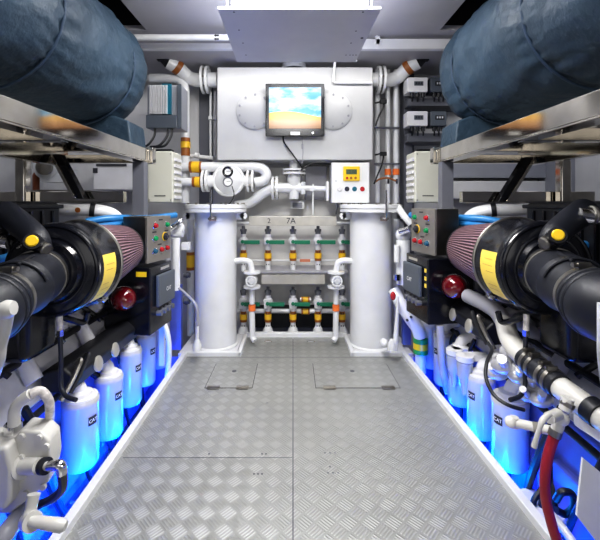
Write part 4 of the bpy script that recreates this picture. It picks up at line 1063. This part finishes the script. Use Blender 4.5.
    m = MB().tube([V(X(1.02), .35, .26), V(X(.98), .9, .24), V(X(.97), 1.4, .25), V(X(.97), 2.4, .28)], .013, 12); solo(m, 'dark_rail_pipe', rubber, 'long dark pipe running low along the flank of the %s engine' % side, 'pipe')
    # bilge frames and pipes
    for k, y in enumerate((1.25, 1.75, 2.25)):
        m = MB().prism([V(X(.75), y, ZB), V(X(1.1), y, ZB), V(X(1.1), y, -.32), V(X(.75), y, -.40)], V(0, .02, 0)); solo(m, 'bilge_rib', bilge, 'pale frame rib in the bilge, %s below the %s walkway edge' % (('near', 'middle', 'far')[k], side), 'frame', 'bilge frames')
    m = MB().cyl(V(X(.90), .3, -.36), V(X(.90), 2.6, -.36), .03); solo(m, 'bilge_pipe', greyp, 'grey pipe lying along the bilge under the %s filters' % side, 'pipe')
engine_side(-1); engine_side(1)

# ------------------------------------------------------------------ pieces only on the left
Y = 2.6
t = thing('water_separator', 'white plastic water separator by the left column', 'filter', at(176, 290, 2.55))
m = MB().cyl(at(176, 238, 2.55), at(176, 290, 2.55), .027).cyl(at(171, 232, 2.6), at(183, 232, 2.6), .035).sph(at(178, 228, 2.6), .045); build(m, 'bowl', white, t)
m = MB().box(at(186, 246, 2.55), (.05, .04, .05)).cyl(at(168, 244, 2.6), at(168, 268, 2.6), .022); build(m, 'bracket', whitem, t)
m = MB().tube([at(165, 233, 2.5), at(174, 226, 2.5), at(182, 220, 2.55)], .016, 10); build(m, 'silver_union', chrome, t)
m = MB().tube([at(179, 288, 2.5), at(188, 296, 2.45), at(196, 306, 2.42), at(198, 326, 2.42)], .009, 8); solo(m, 'thin_grey_hose', greyp, 'thin grey hose curving down beside the left column', 'hose')
t = thing('drain_cock', 'small white drain fitting at the foot of the left column', 'valve', at(197, 350, 2.52))
m = MB().cyl(at(197, 322, 2.5), at(197, 345, 2.5), .012).lathe(at(197, 350, 2.5), V(0, 0, 1), [(.028, 0), (.03, .03), (.014, .07)], 16); build(m, 'cock_body', white, t)
t = thing('banded_riser', 'white riser with yellow band behind the left column edge', 'pipe', at(190, 330, 3.1))
m = MB().cyl(at(190.5, 335, 3.1), at(190.5, 215, 3.1), .028); build(m, 'pipe_run', white, t)
m = MB().cyl(at(190.5, 267, 3.1), at(190.5, 255, 3.1), .033); build(m, 'yellow_band', yband, t)
m = MB().cyl(at(190.5, 270, 3.1), at(190.5, 267, 3.1), .032).cyl(at(190.5, 255, 3.1), at(190.5, 252, 3.1), .032); build(m, 'brown_band', bband, t)
for (x0, y0, x1, y1, yy, r, w_) in ((184, 244, 190, 245, 2.75, .018, 'top'), (184, 275, 190, 275, 2.95, .02, 'middle'), (184, 300, 190, 300, 2.9, .03, 'bottom')):
    m = MB().cyl(at(x0, y0, yy), at(x1, y1, yy), r).cyl(at(x0 + 2, y0, yy), at(x0 + 4, y0, yy), r * 1.3, seg=6); solo(m, 'pipe_stub', darkg, '%s of three dark stub fittings left of the left column' % w_, 'pipe fitting')
m = MB().bx(at(170, 0, 2.8).x, at(181, 0, 2.8).x, 2.8, 2.84, at(0, 350, 2.8).z, at(0, 285, 2.8).z); solo(m, 'blue_painted_panel', bilge, 'flat panel painted with blue glow between the engine and the left column', 'panel')  # blue glow is put into the panel's colour
t = thing('wrapped_hose', 'white wrapped hose arching down from red wires behind the left filters', 'hose', at(168, 370, 2.35))
m = MB().tube([at(160, 322, 2.3), at(165, 326, 2.28), at(168.5, 340, 2.28), at(169, 358, 2.3), at(167, 376, 2.32)], .016, 12); build(m, 'hose_run', white, t)
m = MB().sph(at(158, 321, 2.27), .016).sph(at(161, 323, 2.25), .012).tube([at(153, 319, 2.28), at(157, 322, 2.26), at(161, 320, 2.26)], .007, 8); build(m, 'red_connector', rbtn, t)
m = MB().bx(at(159, 0, 2.35).x, at(164, 0, 2.35).x, 2.35, 2.37, at(0, 366, 2.35).z, at(0, 326, 2.35).z); build(m, 'backing_strip', whitem, t)

# hand pump unit at the bottom left
Y = 1.05
t = thing('pump_unit', 'white cast gear pump with crank handle low at the left edge', 'pump', at(20, 520, Y))
zf = [(-40, 440), (12, 441), (20, 430), (40, 432), (49, 440), (51, 462), (47, 484), (34, 496), (18, 508), (10, 515), (-40, 514)]
m = MB().prism([at(x, y, Y) for x, y in zf], V(-.01, .07, .0)); build(m, 'casing', nearw, t, bevel=.008)
m = MB().prism([at(x, y, Y - .035) for x, y in ((-40, 446), (6, 447), (11, 470), (10, 500), (5, 512), (-40, 512))], V(0, .05, 0)); build(m, 'gear_cover', nearw, t, bevel=.012)
m = MB()
for x, y in ((22, 436), (40, 437), (47, 446), (48, 470), (44, 486), (22, 457), (15, 484), (26, 493)):
    p = at(x, y, Y); m.cyl(p, p + V(0, -.008, 0), .009, seg=10)
build(m, 'casing_bolt', nearw, t)
m = MB().lathe(at(22, 466, Y + .0), at(45, 466, Y - .03) - at(22, 466, Y), [(.032, 0), (.032, .006), (.022, .008), (.020, .07)], 24).cyl(at(41, 466, Y - .025), at(52, 466, Y - .04), .011); build(m, 'outlet_spigot', nearw, t)
m = MB().cyl(at(43, 466, Y - .028), at(46.5, 466, Y - .033), .021); build(m, 'rubber_seal', rubber, t)
m = MB().tube([at(50, 466, Y - .04), at(57, 465, Y - .05), at(61, 466, Y - .05), at(62, 474, Y - .05)], .013, 12); build(m, 'swivel_union', chrome, t)
hd = [at(34, 494, .93), at(31, 508, .92), at(29, 520, .91)]
m = MB().tube(hd, [.015, .013, .018], 12).cyl(at(29, 520, .92), at(33, 522, .90), .022); build(m, 'crank_arm', nearw, t)
m = MB().lathe(at(30, 521, .90), (at(66, 526, .90) - at(30, 521, .90)), [(.010, 0), (.013, .02), (.014, .05), (.015, .078), (.010, .086)], 24); build(m, 'crank_grip', nearw, t)
t = thing('braided_hose', 'white sleeved braided hose arching out of the pump unit top', 'hose', at(13, 440, Y))
m = MB().tube([at(14, 425, Y), at(15, 410, Y), at(22, 400, Y), at(31, 394, Y)], .0155, 14); build(m, 'white_sleeve', nearw, t)
m = MB().tube([at(31, 394, Y), at(40, 391, Y + .01), at(48, 399, Y + .03), at(50, 412, Y + .06), at(48, 434, Y + .12)], .0125, 14); build(m, 'braided_run', braid, t)
m = MB().lathe(at(13, 441, Y + .04), V(0, 0, 1), [(.038, 0), (.038, .012), (.026, .014), (.022, .05), (.017, .055)], 20); build(m, 'hose_socket', chrome, t)
m = MB().tube([at(62, 472, 1.0), at(63, 484, 1.02), at(60, 492, 1.04), at(50, 500, 1.06), at(38, 506, 1.08), at(20, 522, 1.1), at(5, 548, 1.1)], .012, 10); solo(m, 'black_pump_hose', rubber, 'black hose looping from the pump spigot down into the bilge', 'hose')
m = MB().tube([at(30, 505, 1.1), at(16, 520, 1.05), at(4, 536, 1.0), at(-8, 556, 1.0)], .024, 12); solo(m, 'pump_foot_pipe', greyp, 'grey pipe under the pump unit at the bottom left corner', 'pipe')
t = thing('lever_handle', 'white lever handle poking in at the left edge before the intake elbow', 'handle', at(5, 345, .72))
m = MB().tube([at(0, 312, .70), at(8, 309, .69), at(14, 308, .69)], [.016, .017, .013], 12, n=4).tube([at(5, 312, .70), at(4, 326, .71), at(1, 345, .72), at(-4, 372, .74), at(-28, 430, .90), at(-34, 452, 1.05)], [.015, .013, .010, .009, .009, .009], 12); build(m, 'lever', nearw, t)

# ------------------------------------------------------------------ pieces only on the right
t = thing('sea_water_pipe', 'white diagonal pipe with black arrows and green yellow band by the right column', 'pipe', at(422, 350, 2.5))
Y = 2.55
m = MB().tube([at(394, 290, Y + .1), at(401, 304, Y + .04), at(410, 318, Y), at(417, 328, Y - .02), at(420.5, 338, Y - .03)], .042, 18); build(m, 'pipe_run', white, t)
for (a_, b_, mm) in ((338, 342.5, greenb), (342.5, 348.5, yellow), (348.5, 353, greenb)):
    m = MB().cyl(at(420.5, a_, Y - .03), at(420.5, b_, Y - .03), .047, seg=24); build(m, 'colour_band', mm, t)
m = MB().cyl(at(420.5, 353, Y - .03), at(420.5, 372, Y - .03), .036); build(m, 'lower_run', white, t)
m = MB()
for (x, y) in ((407, 320), (411, 317)): m.cyl(at(x, y, Y - .055), at(x + .3, y + .3, Y - .03), .009, seg=8)
build(m, 'flow_mark', inkm, t)
t = thing('gate_cluster', 'white valve cluster with silver cap between right column and control box', 'valve', at(401, 290, 2.6))
m = MB().tube([at(398, 207, 2.7), at(404, 216, 2.62), at(411, 224, 2.6)], .024, 12).cyl(at(403, 240, 2.6), at(403, 284, 2.6), .045).sph(at(403, 235, 2.6), .05).cyl(at(397, 245, 2.55), at(397, 262, 2.55), .02); build(m, 'valve_body', white, t)
m = MB().cyl(at(400, 232, 2.55), at(410, 229, 2.5), .022).cyl(at(397, 280, 2.55), at(397, 274, 2.55), .024, seg=10); build(m, 'silver_cap', chrome, t)
m = MB().tube([at(398, 296, 2.5), at(397, 318, 2.5), at(395, 350, 2.5)], [.008, .012, .02], 12).lathe(at(392, 350, 2.5), V(0, 0, 1), [(.026, 0), (.03, .03), (.014, .07)], 16).sph(at(384, 343, 2.55), .03)
solo(m, 'drain_fitting', white, 'slim white drain fitting at the foot of the right column', 'valve')
m = MB().sph(at(393, 296, 2.5), .018, (1, 1, 1.6)); solo(m, 'red_grip', rbtn, 'small red grip beside the right column above the drain fitting', 'handle')
m = MB().bx(at(403, 0, 2.75).x, at(411, 0, 2.75).x, 2.75, 2.79, at(0, 345, 2.75).z, at(0, 300, 2.75).z); solo(m, 'blue_painted_panel', bilge, 'flat panel painted with blue glow between the engine and the right column', 'panel')  # its blue light is painted, as on the left panel

# large white pipe with rubber coupling
t = thing('raw_water_pipe', 'large white pipe with black rubber coupling above the right filters', 'pipe', at(560, 400, 1.35))
A0 = [at(468, 296, 1.95), at(485, 304, 1.8), at(497, 312, 1.72), at(505, 323, 1.62), at(509, 337, 1.53), at(517, 350, 1.46), at(528, 361, 1.40)]
m = MB().tube(A0[:4], [.036, .036, .036, .037], 20, n=6); build(m, 'grey_run', greyp, t)
m = MB().tube(A0[3:], .038, 20, n=6); build(m, 'upper_run', nearw, t)
B0, B1 = at(525, 358, 1.41), at(560, 387, 1.24)
m = MB().cyl(B0, B1, .041, seg=28); build(m, 'rubber_coupling', rubber, t)
dd = (B1 - B0).normalized()
for q in (.03, .06, (B1 - B0).length - .06, (B1 - B0).length - .03):
    c = B0 + dd * q; m = MB().lathe(c - dd * .008, dd, [(.042, 0), (.045, .001), (.045, .015), (.042, .016)], 28)
    top = V(-.2, -.4, .8); top = (top - dd * top.dot(dd)).normalized(); m.box(c + top * .050, (.026, .016, .014)).cyl(c + top * .052 - V(.02, 0, 0), c + top * .052 + V(.02, .0, 0), .006, seg=8); build(m, 'hose_clamp', bsteel, t)
m = MB().cyl(at(556, 384, 1.26), at(640, 446, 1.0), .036, seg=28); build(m, 'lower_run', nearw, t)
c = at(589, 408, 1.14); m = MB().cyl(c, c + (at(640, 446, 1.0) - c).normalized() * .035, .040, seg=28); build(m, 'black_collar', rubber, t)
# second grey pipe behind and lower shelf bracket
m = MB().tube([at(512, 318, 1.75), at(560, 352, 1.6), at(610, 388, 1.45)], .030, 14); solo(m, 'rear_grey_pipe', greyp, 'grey pipe running diagonally behind the white raw water pipe', 'pipe')
t = thing('drain_valve', 'white ball valve with lever handle hanging under the large white pipe', 'valve', at(558, 440, 1.12))
Yv = 1.14
m = MB().cyl(at(568, 398, Yv), at(565, 410, Yv), .017).sph(at(561, 418, Yv), .022).cyl(at(563, 412, Yv), at(556, 432, Yv), .016).cyl(at(558, 414, Yv - .01), at(549, 418, Yv - .04), .016); build(m, 'valve_body', nearw, t)
m = MB().tube([at(550, 414, Yv - .05), at(543, 420, Yv - .06), at(539, 430, Yv - .06), at(534, 447, Yv - .05)], [.007, .0085, .006, .008], 12); build(m, 'lever', nearw, t)
m = MB().cyl(at(568, 402, Yv), at(566, 406, Yv), .020, seg=8).cyl(at(556, 430, Yv), at(554, 436, Yv), .018, seg=18); build(m, 'union_nut', bsteel, t)
t = thing('cross_pipe', 'white capped branch pipe reaching left over the nearest right filter', 'pipe', at(530, 426, 1.2))
m = MB().cyl(at(512, 422, 1.22), at(558, 432, 1.16), .014).sph(at(511, 422, 1.22), .019).cyl(at(514, 417, 1.22), at(514, 427, 1.22), .014); build(m, 'branch', nearw, t)
m = MB().cyl(at(533, 427, 1.19), at(541, 428, 1.18), .017, seg=8); build(m, 'union', bsteel, t)
m = MB().tube([at(555, 434, 1.14), at(549, 452, 1.14), at(545, 475, 1.14), at(546, 500, 1.14), at(552, 525, 1.13), at(560, 550, 1.12)], .0145, 16); solo(m, 'red_hose', redhose, 'dark red rubber hose dropping from the white drain valve', 'hose')
m = MB().tube([at(488, 343, 1.55), at(492, 350, 1.5), at(487, 362, 1.42), at(486, 378, 1.38), at(494, 395, 1.34), at(508, 405, 1.30), at(524, 410, 1.30)], .0065, 10); solo(m, 'black_sense_line', rubber, 'thin black hose looping over the nearest right filter', 'hose')
# white board at lower right corner
m = MB().prism([at(583, 458, 1.0), at(640, 505, 1.0), at(640, 600, 1.0), at(577, 516, 1.0)], V(0, .006, 0)); solo(m, 'white_board', paper, 'blank white board leaning at the lower right corner', 'board')
# lid shape under the walkway edge
t = thing('round_lid', 'pale round float cover tucked below the right curb', 'cover', at(528, 500, 1.45))
c = V(.935, 1.44, -.10); m = MB().lathe(c, V(0, 0, 1), [(.085, -.03), (.085, .0), (.07, .014), (.03, .018)], 36); build(m, 'lid_disc', whitem, t)
m = MB().torus(c + V(0, 0, .004), V(0, 0, 1), .078, .006, 36); build(m, 'lid_rim', whitem, t)
# fuel bowls and castings at right
for k, (px, py, Y, lab) in enumerate(((462, 358, 2.0, 'near the middle'), (452, 352, 2.15, 'farther'))):
    c = at(px, py, Y); t = thing('fuel_bowl', 'frosted white fuel bowl above the right filters, %s one' % lab, 'fuel filter', c)
    m = MB().lathe(c + V(-.03, -.10, -.08), V(0, 0, 1), [(.012, -.06), (.02, .0), (.036, .03), (.038, .10), (.03, .11)], 20); build(m, 'bowl', clearp, t)
    m = MB().cyl(c + V(-.03, -.10, .03), c + V(-.03, -.10, .055), .042, seg=16).box(c + V(.03, -.08, .04), (.12, .05, .03)); build(m, 'bowl_head', whitem, t)
m = MB()
rng = random.Random(3)
for (px, py, Y, r) in ((505, 365, 1.50, .045), (520, 375, 1.46, .04), (533, 385, 1.42, .035), (512, 352, 1.52, .04), (541, 399, 1.38, .035), (528, 395, 1.42, .03), (497, 372, 1.6, .04), (537, 372, 1.46, .03)):
    m.sph(at(px, py, Y + .02), r, (1.2, 1, .8)); m.cyl(at(px, py, Y + .0), at(px + rng.uniform(-6, 6), py - 6, Y - .05), r * .4, seg=10)
m.tube([at(497, 358, 1.6), at(512, 366, 1.5), at(530, 380, 1.45), at(545, 400, 1.4)], .022, 12)
solo(m, 'pump_casting', mat('pale_casting', (.5, .5, .52), .35, .3, noise=.2, nscale=14, bump=.3, bscale=40), 'lumpy pale metal fuel pump casting over the nearest right filter', 'pump')
for k in range(6):
    r2 = random.Random(k + 40)
    x = 548 + k * 8
    m = MB().tube([at(x, 425 + 3 * k, 1.5), at(x - 6 + r2.uniform(-6, 6), 450, 1.48), at(x + r2.uniform(-10, 4), 475, 1.46), at(x - 12 + r2.uniform(-4, 8), 505, 1.42), at(x - 10, 545, 1.4)], .010 + .003 * (k % 3), 8)
    solo(m, 'bilge_cable', blackm, 'black cable hanging behind the red hose, %s from it' % ('first', 'second', 'third', 'fourth', 'fifth', 'sixth')[k], 'cable', 'black cables behind the red hose')
m = MB().tube([at(556, 500, 1.3), at(562, 492, 1.28), at(572, 494, 1.28), at(574, 506, 1.28), at(566, 514, 1.3), at(556, 510, 1.3)], .012, 10); solo(m, 'coiled_hose', rubber, 'loop of thick black hose coiled beside the red hose', 'hose')
m = MB().tube([at(552, 515, 1.25), at(562, 527, 1.2), at(575, 545, 1.15)], .013, 12); solo(m, 'short_white_pipe', white, 'short white tube below the white board at the lower right', 'pipe')
m = MB().prism([at(578, 415, 1.15), at(600, 428, 1.1), at(640, 455, 1.05), at(640, 470, 1.05), at(600, 442, 1.1), at(578, 428, 1.15)], V(0, .02, 0))
solo(m, 'pipe_bracket', whitem, 'white curved bracket under the large white pipe at right edge', 'bracket', bevel=.004)
# grey vertical hose by the right filters
m = MB().tube([at(440, 325, 2.1), at(441, 345, 2.1), at(443, 370, 2.12), at(448, 392, 2.15)], .022, 12); solo(m, 'grey_vent_hose', greyp, 'grey ribbed hose hanging beside the far right filters', 'hose')
t = thing('white_grip', 'white handle rod at the far right edge before the intake elbow', 'handle', at(598, 300, .8))
m = MB().tube([at(601, 303, .80), at(601, 330, .80), at(602, 366, .82), at(612, 430, .92), at(625, 500, 1.003)], .007, 10); build(m, 'rod', white, t)

# ------------------------------------------------------------------ lights
def area(name, loc, size, e, col, rot=(0, 0, 0), sy=None):
    ld = bpy.data.lights.new(name, 'AREA'); ld.energy = e; ld.color = col; ld.size = size; ld.shape = 'RECTANGLE'; ld.size_y = sy or size
    o = bpy.data.objects.new(name, ld); COL.objects.link(o); o.location = loc; o.rotation_euler = rot; return o
area('walkway_light', (0, .9, 2.11), .55, 26, (1, .98, .95), sy=.9)
area('tray_light', (0, 2.15, 1.97), .5, 3, (.95, .97, 1), sy=.5)
area('near_fill', (0, -.7, 1.3), 1.6, 6, (1, .98, .95), rot=(math.radians(86), 0, 0), sy=1.0)  # fill light added behind the camera
area('back_fill', (0, 1.72, 2.1), .7, 36, (1, .97, .91), rot=(math.radians(52), 0, 0), sy=.2)  # added fill to brighten the white columns and back wall
area('bulkhead_light', (0, 2.66, 2.12), 1.6, 7, (1, .97, .91), rot=(math.radians(20), 0, 0), sy=.1)
for s in (-1, 1):
    ld = bpy.data.lights.new('flank_fill', 'SPOT'); ld.energy = 26; ld.color = (1, .97, .93); ld.spot_size = math.radians(38); ld.spot_blend = .7; ld.shadow_soft_size = .15  # unseen spot added to brighten the engine flank
    lo = bpy.data.objects.new('flank_fill', ld); COL.objects.link(lo); lo.location = (-s * .35, .5, .72)
    lo.rotation_euler = (V(s * 1.10, 1.8, .46) - lo.location).to_track_quat('-Z', 'Y').to_euler()
for s in (-1, 1): area('side_light', (s * 1.8, 2.4, 2.1), .5, 5, (.92, .93, 1), sy=.8)
for s in (-1, 1):
    for y in (.7, 1.1, 1.5, 1.9, 2.3):
        ld = bpy.data.lights.new('blue_deep', 'POINT'); ld.energy = {.7: 1.5, 1.1: 4, 1.9: 9, 2.3: 2}.get(y, 13); ld.color = (0, .055, 1); ld.shadow_soft_size = .05
        lo = bpy.data.objects.new('blue_deep', ld); COL.objects.link(lo); lo.location = (s * .87, y + .06, -.30)
w = bpy.data.worlds.new('room_air'); scn.world = w; w.use_nodes = True
w.node_tree.nodes['Background'].inputs[0].default_value = (.75, .76, .82, 1); w.node_tree.nodes['Background'].inputs[1].default_value = .24

cam = bpy.data.cameras.new('camera'); co = bpy.data.objects.new('camera', cam); COL.objects.link(co); scn.camera = co
co.location = (0, 0, CAMZ); co.rotation_euler = (math.radians(90), 0, 0)
cam.sensor_fit = 'HORIZONTAL'; cam.sensor_width = 36; cam.lens = 36 * F / 600
cam.shift_x = (300 - VX) / 600; cam.shift_y = -(270 - VY) / 600
cam.clip_start = .02
scn.view_settings.exposure = -.08
scn.view_settings.view_transform = 'Standard'; scn.view_settings.look = 'Medium High Contrast'
